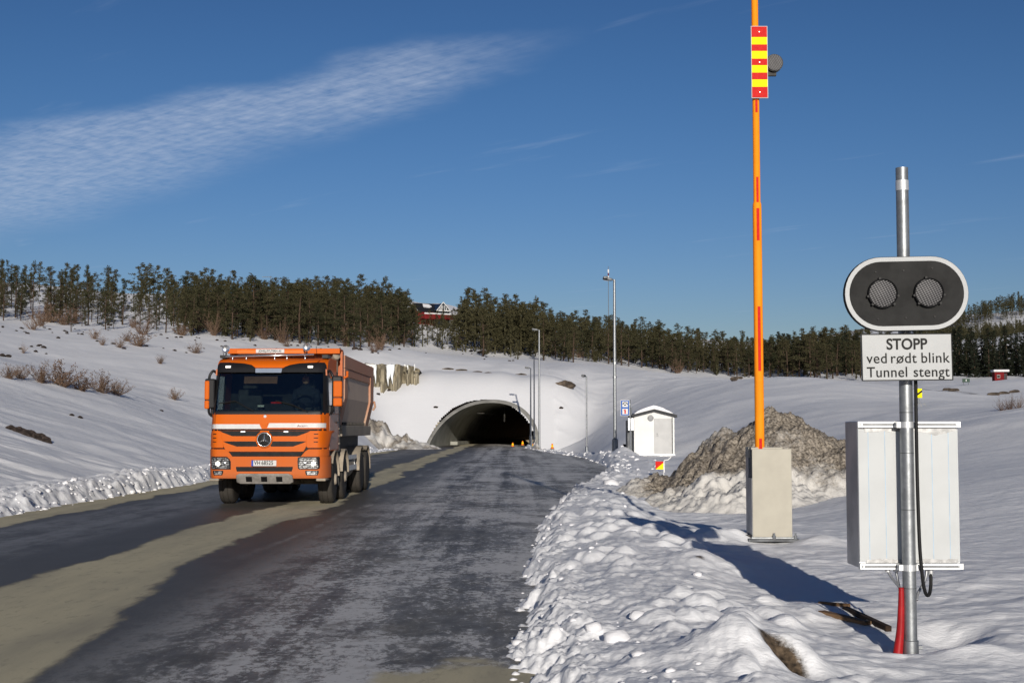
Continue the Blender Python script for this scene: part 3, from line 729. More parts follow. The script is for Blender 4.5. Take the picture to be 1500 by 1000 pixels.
# ------------------------------------------------------------------ tunnel
tun = thing('tunnel_portal', 'wide arched concrete tunnel mouth set into the snowy slope', 'tunnel', (TX, TY0, 0))
def arch_pts(grow, n=44):
    out = []
    for i in range(n + 1):
        u = -1 + 2 * i / n; s = math.copysign(abs(math.sin(u * math.pi / 2)), u)
        out.append((s * (TW + grow), max(0.0, float(arch_z(TX + s * (TW + grow), grow))) - 0.3))
    return out
BEND = 0.09                                         # the bore swings right as it goes in
def arch_strip(mb, g0, g1, yf0, yf1):
    a, b = arch_pts(g0), arch_pts(g1); n = len(a)
    vs = [(p[0] + BEND * max(0, yf0(p[1])), yf0(p[1]), p[1]) for p in a] + [(p[0] + BEND * max(0, yf1(p[1])), yf1(p[1]), p[1]) for p in b]
    mb.add(vs, [(i, i + 1, n + i + 1, n + i) for i in range(n - 1)])
fr = lambda z: max(z, -.3) / TSL - 0.16
mb = MB()
arch_strip(mb, 0.0, 0.32, fr, fr)                                   # sloped rim
arch_strip(mb, 0.32, 0.32, fr, lambda z: fr(z) + 3.0)               # outside of the collar
mb.build('portal_rim', M['concrete'], tun, smooth=2)
mb = MB(); arch_strip(mb, 0.0, 0.0, fr, lambda z: 26.0); mb.build('entrance_lining', M['lining'], tun, smooth=2)
mb = MB(); arch_strip(mb, 0.0, -0.05, lambda z: 26.0, lambda z: 150.0)
e = arch_pts(-0.05); mb.add([(p[0] + BEND * 150, 150.0, p[1]) for p in e], [tuple(range(len(e)))]); mb.build('inner_lining', M['dark_lining'], tun, smooth=True)
mb = MB(); mb.prism([(-TW + .05 + BEND * 14, 14), (-TW + .75 + BEND * 14, 14), (-TW + .75 + BEND * 150, 150), (-TW + .05 + BEND * 150, 150)], .02, .35, 'z'); mb.build('kerb_wall', M['lining'], tun)
for px, lb in ((673, 'left of the two short pale lamp tubes hanging under the tunnel crown'), (739, 'right of the two short pale lamp tubes hanging under the tunnel crown')):
    p = at(px, 600, 140)
    t = thing('tunnel_lamp', lb, 'lamp', (p.x, 140, 2.35), 0, 'lamp tubes hanging in the tunnel mouth')
    MB().tube([(0, 0, 0), (0, 0, .78)], .075, 8).build('lamp_tube', M['white_trim'], t)
    MB().tube([(0, 0, .78), (0, 0, float(arch_z(p.x - BEND * 18)) - 2.38)], .02, 6).build('hanger', M['galv'], t)
p = at(706, 604, 146)
t = thing('tunnel_light_rail', 'bright ceiling light line running back from the tunnel crown', 'light rail', (p.x, 140, 3.05), R(-9))
MB().box(-.35, .35, 0, .5, .12, .2).build('bracket', M['white_trim'], t); MB().box(-.06, .06, .5, 40, .1, .16).build('rail', M['alu'], t)
# orange markers at the tunnel mouth
for px, py, Y, hh, lb in ((751, 654, 118, .36, 'narrow orange marker post just inside the right tunnel wall'), (765.5, 652, 117, .38, 'orange marker standing between the first marker and the lamp post'),
                          (781, 657, 113, .3, 'low dark orange marker at the foot of the tall lamp post'), (809, 657, 104, .4, 'fat orange marker on the snow right of the lamp posts')):
    z = 1.6 + (628 - py) * Y / F; p = at(px, py, Y); z = max(z, tz(p.x, p.y) - .02)
    t = thing('traffic_marker', lb, 'traffic marker', (p.x, p.y, z), 0, 'orange markers at the tunnel mouth')
    MB().lathe([(0, .14), (.06, .14), (.07, .10), (hh * .8, .07), (hh, .05)], (0, 0, 0), 'z', 14).build('cone_body', M['cone_orange'], t, smooth=True)
    MB().lathe([(hh * .45, .093), (hh * .66, .083)], (0, 0, 0), 'z', 14).build('band', M['yellow_refl'], t)
    MB().box(-.16, .16, -.16, .16, -.03, .03).build('foot', M['rubber'], t)

# ------------------------------------------------------------------ cliffs, rocks
def rock(name, c, s, mat_, seed, label=None, cat='rock', group=None, parent=None, squash=(1, 1, .6), sub=3):
    bm = bmesh.new(); bmesh.ops.create_icosphere(bm, subdivisions=sub, radius=1)
    P_ = np.array([v.co[:] for v in bm.verts]); k = 1 + 0.34 * fbm(P_[:, 0] * 1.5 + seed, P_[:, 1] * 1.5 + P_[:, 2] * 1.9, 3, seed) + 0.10 * vnoise(P_[:, 0] * 5 + seed, P_[:, 2] * 5 + P_[:, 1] * 3, seed + 3)
    for v, q in zip(bm.verts, k): v.co = Vector((v.co.x * s * squash[0] * q, v.co.y * s * squash[1] * q, v.co.z * s * squash[2] * q))
    me = bpy.data.meshes.new(name); bm.to_mesh(me); bm.free(); me.materials.append(mat_)
    o = bpy.data.objects.new(name, me); col.objects.link(o); o.location = c
    if label: tag(o, label, cat, group)
    if parent: o.parent = parent
    return o
def cliff(name, pxs, Y, label, seed):
    # a blasted face: columns of different depth with a ragged top and foot; pxs = (px, py_top, py_foot)
    t = thing(name, label, 'rock face', at(pxs[0][0], pxs[0][2], Y))
    nx, nzv = 60, 14; vs = []
    ori = t.location
    for i in range(nx + 1):
        px = pxs[0][0] + (pxs[-1][0] - pxs[0][0]) * i / nx
        yt = np.interp(px, [p[0] for p in pxs], [p[1] for p in pxs]) ; yb = np.interp(px, [p[0] for p in pxs], [p[2] for p in pxs])
        yt += 1.0 * float(vnoise(px * .25, 3, seed)); yb += 1.5 * float(vnoise(px * .3, 9, seed))
        a, b = at(px, yt, Y), at(px, yb, Y)
        step = 0.9 * float(vnoise(math.floor(px / 6.0) * 3.1, 1, seed))
        for j in range(nzv + 1):
            k = j / nzv; p = b.lerp(a, k)
            vs.append((p.x - ori.x, p.y - ori.y + step + .5 * float(vnoise(px * .4, k * 3, seed + 2)) + 0.9 * k - 0.4, p.z - ori.z + (-0.8 if j == 0 else 0)))
    n0 = len(vs)
    for i in range(nx + 1):
        p = vs[i * (nzv + 1) + nzv]; vs.append((p[0], p[1] + 5, p[2] - .3))
    fs = [(i*(nzv+1)+j, (i+1)*(nzv+1)+j, (i+1)*(nzv+1)+j+1, i*(nzv+1)+j+1) for i in range(nx) for j in range(nzv)]
    fs += [(i*(nzv+1)+nzv, (i+1)*(nzv+1)+nzv, n0+i+1, n0+i) for i in range(nx)]
    MB().add(vs, fs).build('rock_wall', M['cliff'], t)
    return t
YC = 134.0
t = cliff('rock_cliff', [(528, 532, 558), (545, 532, 566), (565, 533, 566), (580, 534, 563), (600, 534, 559), (614, 540, 551)], YC, 'tan blasted rock face hung with icicles above the slope left of the tunnel', 7)
ori = t.location
ir = random.Random(3)
for i in range(34):
    px = ir.choice((ir.uniform(529, 552), ir.uniform(531, 550), ir.uniform(568, 578), ir.uniform(555, 612)))
    big = px < 553 or 568 < px < 578
    y0 = 534 + ir.uniform(-1, 3); L_ = ir.uniform(10, 30) if big else ir.uniform(3, 10); L_ = min(L_, 565 - y0)
    a = at(px, y0, YC - 1.6); b = at(px + ir.uniform(-.6, .6), y0 + L_, YC - 1.5)
    m_ = [a.lerp(b, k) - ori + Vector((ir.uniform(-.05, .05), ir.uniform(-.1, .1), 0)) for k in (0, .3, .6, 1)]
    w = ir.uniform(.12, .32) if big else ir.uniform(.05, .12)
    MB().tube(m_, [w, w * .8, w * .5, .02], 7).build('icicle', M['ice'], t, smooth=2)
# dark outcrop in the left bank
oc = thing('rock_outcrop', 'dark brown rock ledge poking out of the snow bank at the left edge', 'rock outcrop', (0, 0, 0))
pp = at(42, 650, 42); oc.location = (pp.x, pp.y, tz(pp.x, pp.y))
for i, (dx_, dz_, s_r) in enumerate(((-.52, .18, .20), (-.30, .12, .26), (-.02, .08, .30), (.26, .10, .26), (.52, .16, .22))):
    x, y = pp.x + dx_, pp.y - .05 * dx_
    rock('ledge_rock', (dx_, -.15 + .05 * (i % 2), tz(x, y) - oc.location.z - .07 + dz_ * .2), s_r, M['rock_dark'], 20 + i, parent=oc, squash=(1.1, .8, .75))

# stones and twiggy bits dotted over the snow fields (each a thing)
rock_px = [(105,626,.10),(117,631,.10),(236,611,.12)]
for i, (px, py, s) in enumerate(rock_px):
    Y = 52 if i < 2 else 70
    p = at(px, py, Y); rock('stone', (p.x, p.y, tz(p.x, p.y) + .02), s, M['rock_dark'], 40 + i, ('small brown stone left of its twin in the left snow bank', 'small brown stone right of its twin in the left snow bank', 'single dark stone high on the smooth snow bank left of the truck')[i])
def ray_ground(px, py, y0=60, y1=330, step=.5):
    Ys = np.arange(y0, y1, step); d = at(px, py, 1.0); Xs = d.x * Ys; Zs = CAMH + (d.z - CAMH) * Ys
    g = terrain(Xs, Ys, True); k = np.where(g > Zs)[0]
    if len(k) == 0: return None
    i = k[0]; return Vector((Xs[i], Ys[i], g[i]))
field = [(12,523,.34),(3,522,.3),(46,508,.22),(64,510,.4),(52,515,.25),(85,496,.3),(98,489,.26),(120,490,.28),(160,477,.5),(113,474,.4),(128,476,.35),(192,477,.35),(265,495,.4),(258,495,.3),(245,496,.25),(318,499,.3),(330,500,.26),(365,517,.3),(378,519,.25),(520,512,.6),(528,513,.45),(545,517,.3),(607,505,.3),(645,507,.3),(690,515,.5),(703,517,.7),(710,518,.6),(733,516,.5),(760,521,.4),(585,512,.3),(470,512,.35),(436,507,.3)]
for i, (px, py, s) in enumerate(field):
    p = ray_ground(px, py)
    if p is None: continue
    zone = 'on the left field below the pines' if px < 200 else ('on the field just above the truck' if px < 480 else 'on the snowy shelf above the tunnel')
    rock('stone', (p.x, p.y, p.z + s * .1), s * .62, M['rock_dark'], 60 + i, 'dark stone showing through thin snow ' + zone, 'rock', 'dark stones ' + zone, sub=2)
for i, (px, py, w) in enumerate(((656,541,1.0),(676,543,1.0),(699,545,.8),(715,546,.6),(763,549,.9))):
    p = ray_ground(px, py, 115); rock('stone', (p.x, p.y, p.z), .40 * w, M['rock'], 110 + i, 'flat brown stone in the row along the ledge above the tunnel arch', 'rock', 'flat stones above the tunnel arch', squash=(1.7, .7, .35), sub=2)
p = ray_ground(828, 566, 100); rock('boulder', (p.x, p.y, p.z + .1), .75, M['rock'], 131, 'brown bare boulder patch in the slope upper right of the tunnel', squash=(1.25, .6, .5))
for i, (px, py, lb) in enumerate(((554,578,'single tiny dark stone on the slope left of the tunnel'),(570,572,'single tiny dark stone just below the icy rock face'),(822,599,'single tiny dark stone on the bright slope right of the tunnel arch'),(638,600,'single tiny dark stone beside the left shoulder of the tunnel arch'))):
    p = ray_ground(px, py, 90)
    if p: rock('stone', p, .22, M['rock_dark'], 140 + i, lb, sub=2)
fr3 = random.Random(31)
for i in range(64):
    px = fr3.uniform(-5, 300) if i < 44 else fr3.uniform(310, 760); py = float(np.interp(px, [0, 200, 300, 480, 600, 760], [476, 484, 494, 508, 509, 524])) + abs(fr3.gauss(0, 14 if px < 300 else 5))
    p = ray_ground(px, py, 60)
    if p: zone = 'on the left field below the pines' if px < 300 else 'along the foot of the wood above the tunnel'; rock('stone', (p.x, p.y, p.z + .02), fr3.choice((.10, .13, .16, .2)), M['rock_dark'], 200 + i, 'small dark speck of stone ' + zone, 'rock', 'small dark stones ' + zone, sub=2)
# slabs on the right-hand crest
for i, (px, py, w) in enumerate(((1075,558,1.0),(1084,555,1.2),(1092,551,1.2),(1101,547,1.1),(1107,544,.8))):
    p = ray_ground(px, max(py, 549), 60) or at(px, py, 118); rock('stone', (p.x, p.y, tz(p.x, p.y) + .15), .30 * w, M['rock'], 150 + i, 'brown stone in the leaning row on the snow crest left of the boom', 'rock', 'row of stones on the right-hand crest', squash=(1.2, .8, .6), sub=2)
for i, (px, py, lb) in enumerate(((1388,572,'left of two dark stones on the snow right of the sign'),(1398,573,'right of two dark stones on the snow right of the sign'),(1456,579,'first brown stone from the left in the loose line beyond the sign'),(1470,577,'middle brown stone in the loose line beyond the sign'),(1486,575,'last brown stone in the loose line beyond the sign'))):
    p = ray_ground(px, py, 40)
    if p: rock('stone', (p.x, p.y, p.z + .05), .3, M['rock'], 160 + i, lb, squash=(1.4, .8, .5), sub=2)

# ------------------------------------------------------------------ shrubs
def shrub_mesh(seed, h, leaf, n=34, spread=1.0):
    r = random.Random(seed); tw = MB(); lf = MB()
    for i in range(n):
        a = r.uniform(0, 6.3); l = h * r.uniform(.6, 1.1); tilt = r.uniform(.2, 1.15) * spread
        p = Vector((r.uniform(-.1, .1) * h, r.uniform(-.1, .1) * h, -.05)); d = Vector((math.cos(a) * math.sin(tilt), math.sin(a) * math.sin(tilt), math.cos(tilt)))
        pts = [p]
        for k in range(4):
            d = (d + Vector((r.uniform(-.3, .3), r.uniform(-.3, .3), r.uniform(-.1, .25)))).normalized(); p = p + d * l / 4; pts.append(p.copy())
        tw.tube(pts, [h*.012, h*.010, h*.008, h*.006, h*.003], 4, caps=False)
        for q in pts[1:]:
            for s in range(2):
                dd = (d + Vector((r.uniform(-1, 1), r.uniform(-1, 1), r.uniform(-.3, .6)))).normalized(); e_ = q + dd * l * .28
                tw.tube([q, e_], [h*.005, h*.002], 3, caps=False)
                for g in range(leaf):
                    c = q.lerp(e_, r.uniform(.3, 1)) + Vector((r.uniform(-1, 1), r.uniform(-1, 1), r.uniform(-1, 1))) * h * .04
                    u = Vector((r.uniform(-1, 1), r.uniform(-1, 1), r.uniform(-1, 1))).normalized() * h * .035; v = u.orthogonal().normalized() * h * .02
                    lf.add([c - u, c + v, c + u, c - v], [(0, 1, 2, 3)])
    return tw, lf
sh = [shrub_mesh(300 + i, 1.0, lf_, 30, sp_) for i, (lf_, sp_) in enumerate(((3, 1), (4, 1.1), (2, 1), (0, .8)))]
shd = []
for i, (tw, lf) in enumerate(sh):
    a = tw.build('twigs', M['twig']); b = lf.build('dry_leaves', M['twig']) if lf.v else None
    shd.append((a.data, b.data if b else None)); 
    for o_ in (a, b):
        if o_: bpy.data.objects.remove(o_)
def shrub(px, py, Y, h, k, label, group=None, sx=1.0, p=None):
    p = p or at(px, py, Y); z = tz(p.x, p.y)
    t = thing('shrub', label, 'shrub', (p.x, p.y, z - .05), px * 1.7 % 6.28, group); t.scale = (h * sx, h * sx, h)
    for nm, me in zip(('twigs', 'dry_leaves'), shd[k]):
        if me: c = bpy.data.objects.new(nm, me); col.objects.link(c); c.parent = t
for px, py, Y, h, k, sx, lb in ((12,553,60,.65,0,1.3,'low brown shrub at the left edge of the frame on the bank top'),(62,556,63,.95,0,1.0,'brown leafy shrub second from the left edge on the bank top'),(90,562,64,1.15,1,1.1,'tallest brown shrub of the row on top of the left bank'),
        (120,566,65,.8,0,1.3,'spreading brown shrub right of the tallest one on the left bank'),(148,566,68,1.05,1,1.0,'brown shrub next to the right end of the row on the left bank'),(170,572,70,.8,0,1.2,'brown shrub at the right end of the row on the left bank'),(30,562,62,.6,2,1.5,'sparse low shrub between the first two on the left bank'),
        (256,560,88,.75,1,.85,'small round brown shrub standing alone left of the truck'),(34,520,100,.8,3,.6,'thin bare shrub on the field behind the left shrubs')):
    shrub(px, py, Y, h, k, lb, 'brown shrubs on the left bank' if Y < 80 else None, sx)
for px, py, h, k in ((205,508,1.5,0),(210,490,2.2,3),(175,510,.8,2),(150,506,.7,2),(287,518,1.0,1),(235,533,.7,2),(48,483,1.4,3),(138,497,.9,2),(185,500,.9,0),(420,508,1.3,3),(548,516,1.5,3),(557,513,1.6,3),(70,472,2.0,1),(95,476,2.2,1),(110,474,1.8,0),(268,492,1.4,0)):
    p = ray_ground(px, py)
    if p: shrub(px, py, 0, h, k, 'bare brown bush on the open snowfield below the pines', 'bare bushes on the open snowfield', 1.0, p)
er = random.Random(21)
for i in range(26):
    px = er.uniform(265, 1000) if i < 24 else er.uniform(5, 260); py = float(np.interp(px, [0, 200, 300, 480, 600, 800, 1000], [474, 484, 490, 507, 508, 527, 545])) + er.uniform(-10, 3)
    p = ray_ground(px, py, 100)
    if p and not 600 < px < 640: shrub(px, py, 0, er.uniform(1.2, 2.8), er.choice((1, 2, 3, 3)), 'bare brown birch scrub along the lower edge of the pine wood', 'birch scrub along the wood edge', er.uniform(.6, .9), p)
for i, (px, h, lb) in enumerate(((1468,.42,'dry grass-like tuft left of its twin at the far right edge'),(1480,.5,'dry tuft in the middle of the three at the far right edge'),(1492,.45,'dry tuft nearest the right edge of the frame'))):
    shrub(px, 603, 43, h, 3, lb, 'dry tufts at the right edge', .8)
# ------------------------------------------------------------------ trees
def clump(r, V_, F_, c, rad, n, flat=.6, leaf=.28):
    for i in range(n):
        d = r.normal(size=3); d /= np.linalg.norm(d) + 1e-9; d *= rad * r.uniform(.35, 1.0); d[2] *= flat
        p = c + d; u = r.normal(size=3); u /= np.linalg.norm(u); w = r.normal(size=3); w -= u * w.dot(u); w /= np.linalg.norm(w) + 1e-9
        s = leaf * r.uniform(.6, 1.25); b = len(V_); V_ += [p - u * s * .9, p + w * s * .42, p + u * s * .9, p - w * s * .42]; F_.append((b, b+1, b+2, b+3))
def pine_arrays(seed, H=10.0, bare=.35, width=2.3, top=2.0, dens=1.0):
    r = np.random.default_rng(seed); V_, F_ = [], []
    lean = r.uniform(-.3, .3, 2); mb = MB()
    axis = lambda k: np.array([lean[0] * k * k + .12 * math.sin(k * 5 + seed), lean[1] * k * k, H * k])
    mb.tube([axis(k) - np.array([0, 0, .4 * (k == 0)]) for k in (0, .25, .5, .75, .95)], [.17, .14, .11, .07, .02], 7)
    nb = int(34 * dens)
    for i in range(nb):
        k = bare + (1 - bare) * (i + r.uniform(0, 1)) / nb
        a = r.uniform(0, 6.283); q = (k - bare) / (1 - bare)
        env = width * (min(1, q * 2.6 + .55) * (1 - q ** top * .85)) * (1 + .34 * math.sin(2 * a + seed + 6 * q))
        L_ = env * r.uniform(.4, 1.12)
        p = axis(k); d = np.array([math.cos(a), math.sin(a), r.uniform(-.05, .35)])
        tip = p + d * L_; mb.tube([p, p + d * L_ * .5 + np.array([0, 0, -.05]), tip], [.045, .03, .012], 4, caps=False)
        for m in range(max(2, int(L_ * 2.0))):
            c = p + d * L_ * r.uniform(.35, 1.05) + r.normal(size=3) * .12
            clump(r, V_, F_, c, .52 * r.uniform(.7, 1.25), int(24 * dens), .6, .15)
    for m in range(4): clump(r, V_, F_, axis(1.0) + r.normal(size=3) * np.array([.3, .3, .3]) - np.array([0, 0, .25]), .42, 22, .8, .15)
    for i in range(r.integers(3, 8)):                # dead snags below the crown
        k = r.uniform(.12, bare + .1); a = r.uniform(0, 6.3); p = axis(k); d = np.array([math.cos(a), math.sin(a), r.uniform(-.2, .2)])
        mb.tube([p, p + d * r.uniform(.4, 1.2)], [.025, .008], 3, caps=False)
    return mb, V_, F_
def spruce_arrays(seed, H=10.0, width=1.7):
    r = np.random.default_rng(seed); V_, F_ = [], []; mb = MB(); mb.tube([(0, 0, -.4), (0, 0, H * .5), (0, 0, H)], [.16, .1, .015], 7)
    nb = 84
    for i in range(nb):
        k = .05 + .95 * (i + r.uniform(0, 1)) / nb; a = r.uniform(0, 6.283); L_ = width * (1 - k) ** .8 * r.uniform(.75, 1.1) + .12
        p = np.array([0, 0, H * k]); d = np.array([math.cos(a), math.sin(a), -.28]); mb.tube([p, p + d * L_], [.03, .008], 3, caps=False)
        for m in range(max(1, int(L_ * 3))):
            clump(r, V_, F_, p + d * L_ * r.uniform(.2, 1.05), .36, 13, .55, .20)
    return mb, V_, F_
kinds = []
specs = [('pine', dict(bare=.14, width=2.6, top=2.2)), ('pine', dict(bare=.24, width=2.5, top=3.2)), ('pine', dict(bare=.06, width=2.6, top=1.3)), ('pine', dict(bare=.34, width=2.7, top=4.0, dens=.9)),
         ('pine', dict(bare=.12, width=2.1, top=1.0)), ('pine', dict(bare=.20, width=2.0, top=2.0, dens=.75)), ('pine', dict(bare=.05, width=2.3, top=1.5)), ('pine', dict(bare=.22, width=3.0, top=3.0)),
         ('spruce', dict(width=1.7)), ('spruce', dict(width=1.35)), ('spruce', dict(width=2.0))]
for i, (k, kw) in enumerate(specs):
    mb, V_, F_ = (pine_arrays if k == 'pine' else spruce_arrays)(500 + i, **kw)
    o = mb.build('trunk', M['bark'], smooth=2); tm = o.data; bpy.data.objects.remove(o)
    o = np_mesh('crown', V_, F_, M['pine' if k == 'pine' else 'spruce'], smooth=False); cm = o.data; bpy.data.objects.remove(o)
    kinds.append((k, tm, cm))
def tree(k, p, h, label, group, rz, wid=1.0):
    kind, tm, cm = kinds[k]
    t = thing(kind + '_tree', label, 'tree', p, rz, group); s = h / 10.0; t.scale = (s * wid, s * wid, s)
    for nm, me in (('trunk', tm), ('crown', cm)):
        c = bpy.data.objects.new(nm, me); col.objects.link(c); c.parent = t
    return t
skx = [-60, 0, 30, 60, 90, 130, 160, 200, 260, 330, 390, 450, 500, 560, 600, 630, 660, 690, 740, 790, 830, 900, 960, 1000, 1060, 1110, 1150, 1200, 1260, 1330, 1400]
sky_ = [380, 380, 374, 384, 390, 386, 396, 393, 392, 402, 406, 403, 406, 412, 424, 428, 428, 420, 432, 444, 455, 466, 474, 482, 488, 494, 487, 484, 480, 484, 480]
btx = [-60, 0, 100, 200, 300, 400, 480, 540, 600, 660, 720, 800, 900, 1000, 1100, 1260]
bty = [470, 470, 478, 484, 492, 502, 507, 509, 506, 512, 522, 528, 533, 546, 552, 557]
tr = random.Random(77)
def zone(px, lo):
    if px < 250: return ('scattered tall pine on the snowy slope at the left', 'scattered pines on the left slope')
    if px < 600: return ('dark pine in the dense wood on the hill behind the truck', 'pines of the wood behind the truck')
    if px < 800: return ('dark pine in the wood around the red house', 'pines around the red house')
    if px < 1120: return ('dark pine in the wood between the red house and the orange boom', 'pines between the house and the boom')
    return ('dark pine in the wood between the boom and the sign', 'pines right of the boom')
cands = []
def put(px, py, top, k=None):
    p = ray_ground(px, py, 120, 330, .5)
    if p is None: return
    h = (py - top) * p.y / F
    if h < 2.2: return
    cands.append((px, p, h, k))
# front edge of the wood, then rows up to the skyline
x = -25.0
while x < 1275:
    b = float(np.interp(x, btx, bty)) + tr.uniform(-8, 2); s = float(np.interp(x, skx, sky_))
    if not 608 < x < 668:
        hpx = tr.uniform(48, 92) if x < 300 else tr.uniform(50, 100)
        put(x, b, max(s + tr.uniform(-2, 28), b - hpx))
    x += tr.uniform(7, 15) if x > 260 else tr.uniform(13, 28)
for lvl in (0.12, 0.24, 0.36, 0.5, 0.64, 0.76):
    x = -25.0 + lvl * 9
    while x < 1275:
        b0 = float(np.interp(x, btx, bty)); s = float(np.interp(x, skx, sky_)); b = b0 + (s + 34 - b0) * lvl + tr.uniform(-5, 5)
        hpx = tr.uniform(42, 78) if x > 260 else tr.uniform(28, 80)
        ok = True
        if 596 < x < 676 and b > 452: ok = False
        if 600 < x < 672: hpx = tr.uniform(34, 46)
        if ok: put(x, b, max(s + (tr.choice((tr.uniform(-7, 3), tr.uniform(0, 16), tr.uniform(4, 24))) if lvl > .45 else tr.uniform(4, 34)), b - hpx))
        x += tr.uniform(8, 16) if x > 260 else tr.choice((6, 9, 20, 38))
# a few small pines in front of the house and loners on the field
for px, py, tp in ((648,512,462),(668,514,464),(626,505,474),(690,512,468),(655,505,472),(604,500,446),(630,486,455),(640,482,456),(650,484,454),(664,486,452),(610,484,452),(612,492,462),(619,508,470),(634,500,473),(641,508,468),(662,500,462),(674,492,446),(680,505,452),(671,484,448),(601,486,438),(607,508,462),(660,488,468),(616,488,470),(645,494,474),(330,492,430),(104,486,434),(69,466,424),(166,482,452),(198,480,448),(88,470,440),(120,478,436),(30,470,420),(5,470,400),(145,478,452),(155,474,440),(222,478,440)):
    put(px, py, tp, 5 if px < 260 else None)
print('tree candidates', len(cands))
cands.sort(key=lambda c: c[1].y)
for i, (px, p, h, k) in enumerate(cands):
    if k is None: k = tr.choice((0, 1, 2, 5, 6, 2, 4, 5, 6, 3) if px < 260 else (0, 1, 2, 2, 3, 4, 6, 7, 0, 7))
    lb, gr = zone(px, 0)
    if i < 285: tree(k, (p.x, p.y, p.z - .1), h, lb, gr, tr.uniform(0, 6.3), tr.uniform(.95, 1.35) if px > 260 else tr.uniform(.75, 1.05))
rest = cands[285:]
def joined_forest(name, items, label, mats_, seeds, leafk=1.0):
    # trees too many and too far to tell apart: one mass of small crowns and stems
    V_, F_ = [], []; off = 0
    rr_ = np.random.default_rng(3)
    for px, p, h, wid in items:
        me = kinds[int(rr_.choice(seeds))][2]; n = len(me.vertices); a = np.empty(n * 3, np.float32); me.vertices.foreach_get('co', a); a = a.reshape(-1, 3)
        q = a.reshape(-1, 4, 3); sel = rr_.random(len(q)) < leafk; q = q[sel]; cen = q.mean(1, keepdims=True); q = cen + (q - cen) * (1 / max(leafk, .2)) ** .5
        an = rr_.uniform(0, 6.3); c, s = math.cos(an), math.sin(an); q = q.reshape(-1, 3); sc = h / 10
        b = np.stack([(q[:, 0] * c - q[:, 1] * s) * sc * wid + p.x, (q[:, 0] * s + q[:, 1] * c) * sc * wid + p.y, q[:, 2] * sc + p.z], -1)
        V_.append(b); F_.append(np.arange(len(b)).reshape(-1, 4) + off); off += len(b)
        t = np.array([[p.x - .1, p.y, p.z - .5], [p.x + .1, p.y, p.z - .5], [p.x + .03, p.y, p.z + h * .8], [p.x - .03, p.y, p.z + h * .8],
                      [p.x, p.y - .1, p.z - .5], [p.x, p.y + .1, p.z - .5], [p.x, p.y + .03, p.z + h * .8], [p.x, p.y - .03, p.z + h * .8]])
        V_.append(t); F_.append(np.arange(8).reshape(2, 4) + off); off += 8
    o = np_mesh(name, np.concatenate(V_), np.concatenate(F_), mats_, smooth=False); tag(o, label, 'forest', kind='stuff'); return o
# filler pines between the rows, deeper in the wood
fill = [(px, p, h, 1.2) for px, p, h, k in rest]
for i in range(520):
    px = tr.uniform(240, 1280); b0 = float(np.interp(px, btx, bty)); s = float(np.interp(px, skx, sky_)); b = b0 + (s + 30 - b0) * tr.uniform(.1, .85)
    if 596 < px < 676 and b > 450: continue
    p = ray_ground(px, b, 120, 330, .8)
    if p is None: continue
    h = (b - max(s + tr.uniform(2, 30), b - tr.uniform(38, 72))) * p.y / F
    if h > 2: fill.append((px, p, h, tr.uniform(1.0, 1.4)))
for i in range(110):        # low undergrowth
    px = tr.uniform(260, 1270); b = float(np.interp(px, btx, bty)) + tr.uniform(-12, 2)
    p = ray_ground(px, b, 120, 330, .8)
    if p and not 600 < px < 670: fill.append((px, p, tr.uniform(1.2, 2.6), 1.6))
joined_forest('pine_forest', fill, 'mass of dark pines filling the depth of the wood on the hill', M['pine'], (0, 2, 4, 6, 7), .55)

# spruces behind the sign and at the right edge
sp = []
x = 1125.0
while x < 1520:
    for row in range(3):
        Y = 200 + row * 12 + tr.uniform(-5, 5); xx = x + row * 4 + tr.uniform(-3, 3); base = at(xx, 556, Y); z = tz(base.x, base.y)
        top = (tr.uniform(474, 494) if x > 1380 else tr.uniform(478, 500)) + (10, 4, 0)[row]; h = 1.6 + (628 - top) * Y / F - z
        if h > 2: sp.append((xx, base, z, h))
    x += tr.uniform(9, 14)
for xx, base, z, h in sp:
    k = tr.choice((8, 9, 10)) if xx > 1330 else tr.choice((0, 2, 6, 8, 10))
    tree(k, (base.x, base.y, z - .2), h, 'dark spruce in the stand behind the sign at the right' if xx > 1330 else 'dark conifer in the wood between the boom and the sign', 'spruces in the stand at the right' if xx > 1330 else 'conifers between the boom and the sign', tr.uniform(0, 6.3), 1.3)
# far wooded hill
far = []
fr_ = random.Random(12)
for i in range(900):
    px = fr_.uniform(1340, 1530); Y = fr_.uniform(330, 540); d = at(px, 500, Y)
    far.append((px, d.x, Y, fr_.uniform(1.8, 4.2)))
for i in range(230):
    px = fr_.uniform(1340, 1530); Y = fr_.uniform(535, 575); d = at(px, 500, Y); far.append((px, d.x, Y, fr_.uniform(3.5, 7)))
fz = terrain(np.array([f[1] for f in far]), np.array([f[2] for f in far]))
dens = fbm(np.array([f[1] for f in far]) * .035, np.array([f[2] for f in far]) * .02, 3, 91)
joined_forest('far_forest', [(f[0], Vector((f[1], f[2], z)), f[3], 1.2) for f, z, dn in zip(far, fz, dens) if dn > -.08 or f[2] > 530], 'thin dark trees scattered over the far snowy hill at the right', M['pine'], (0, 2, 4, 6, 7), .12)

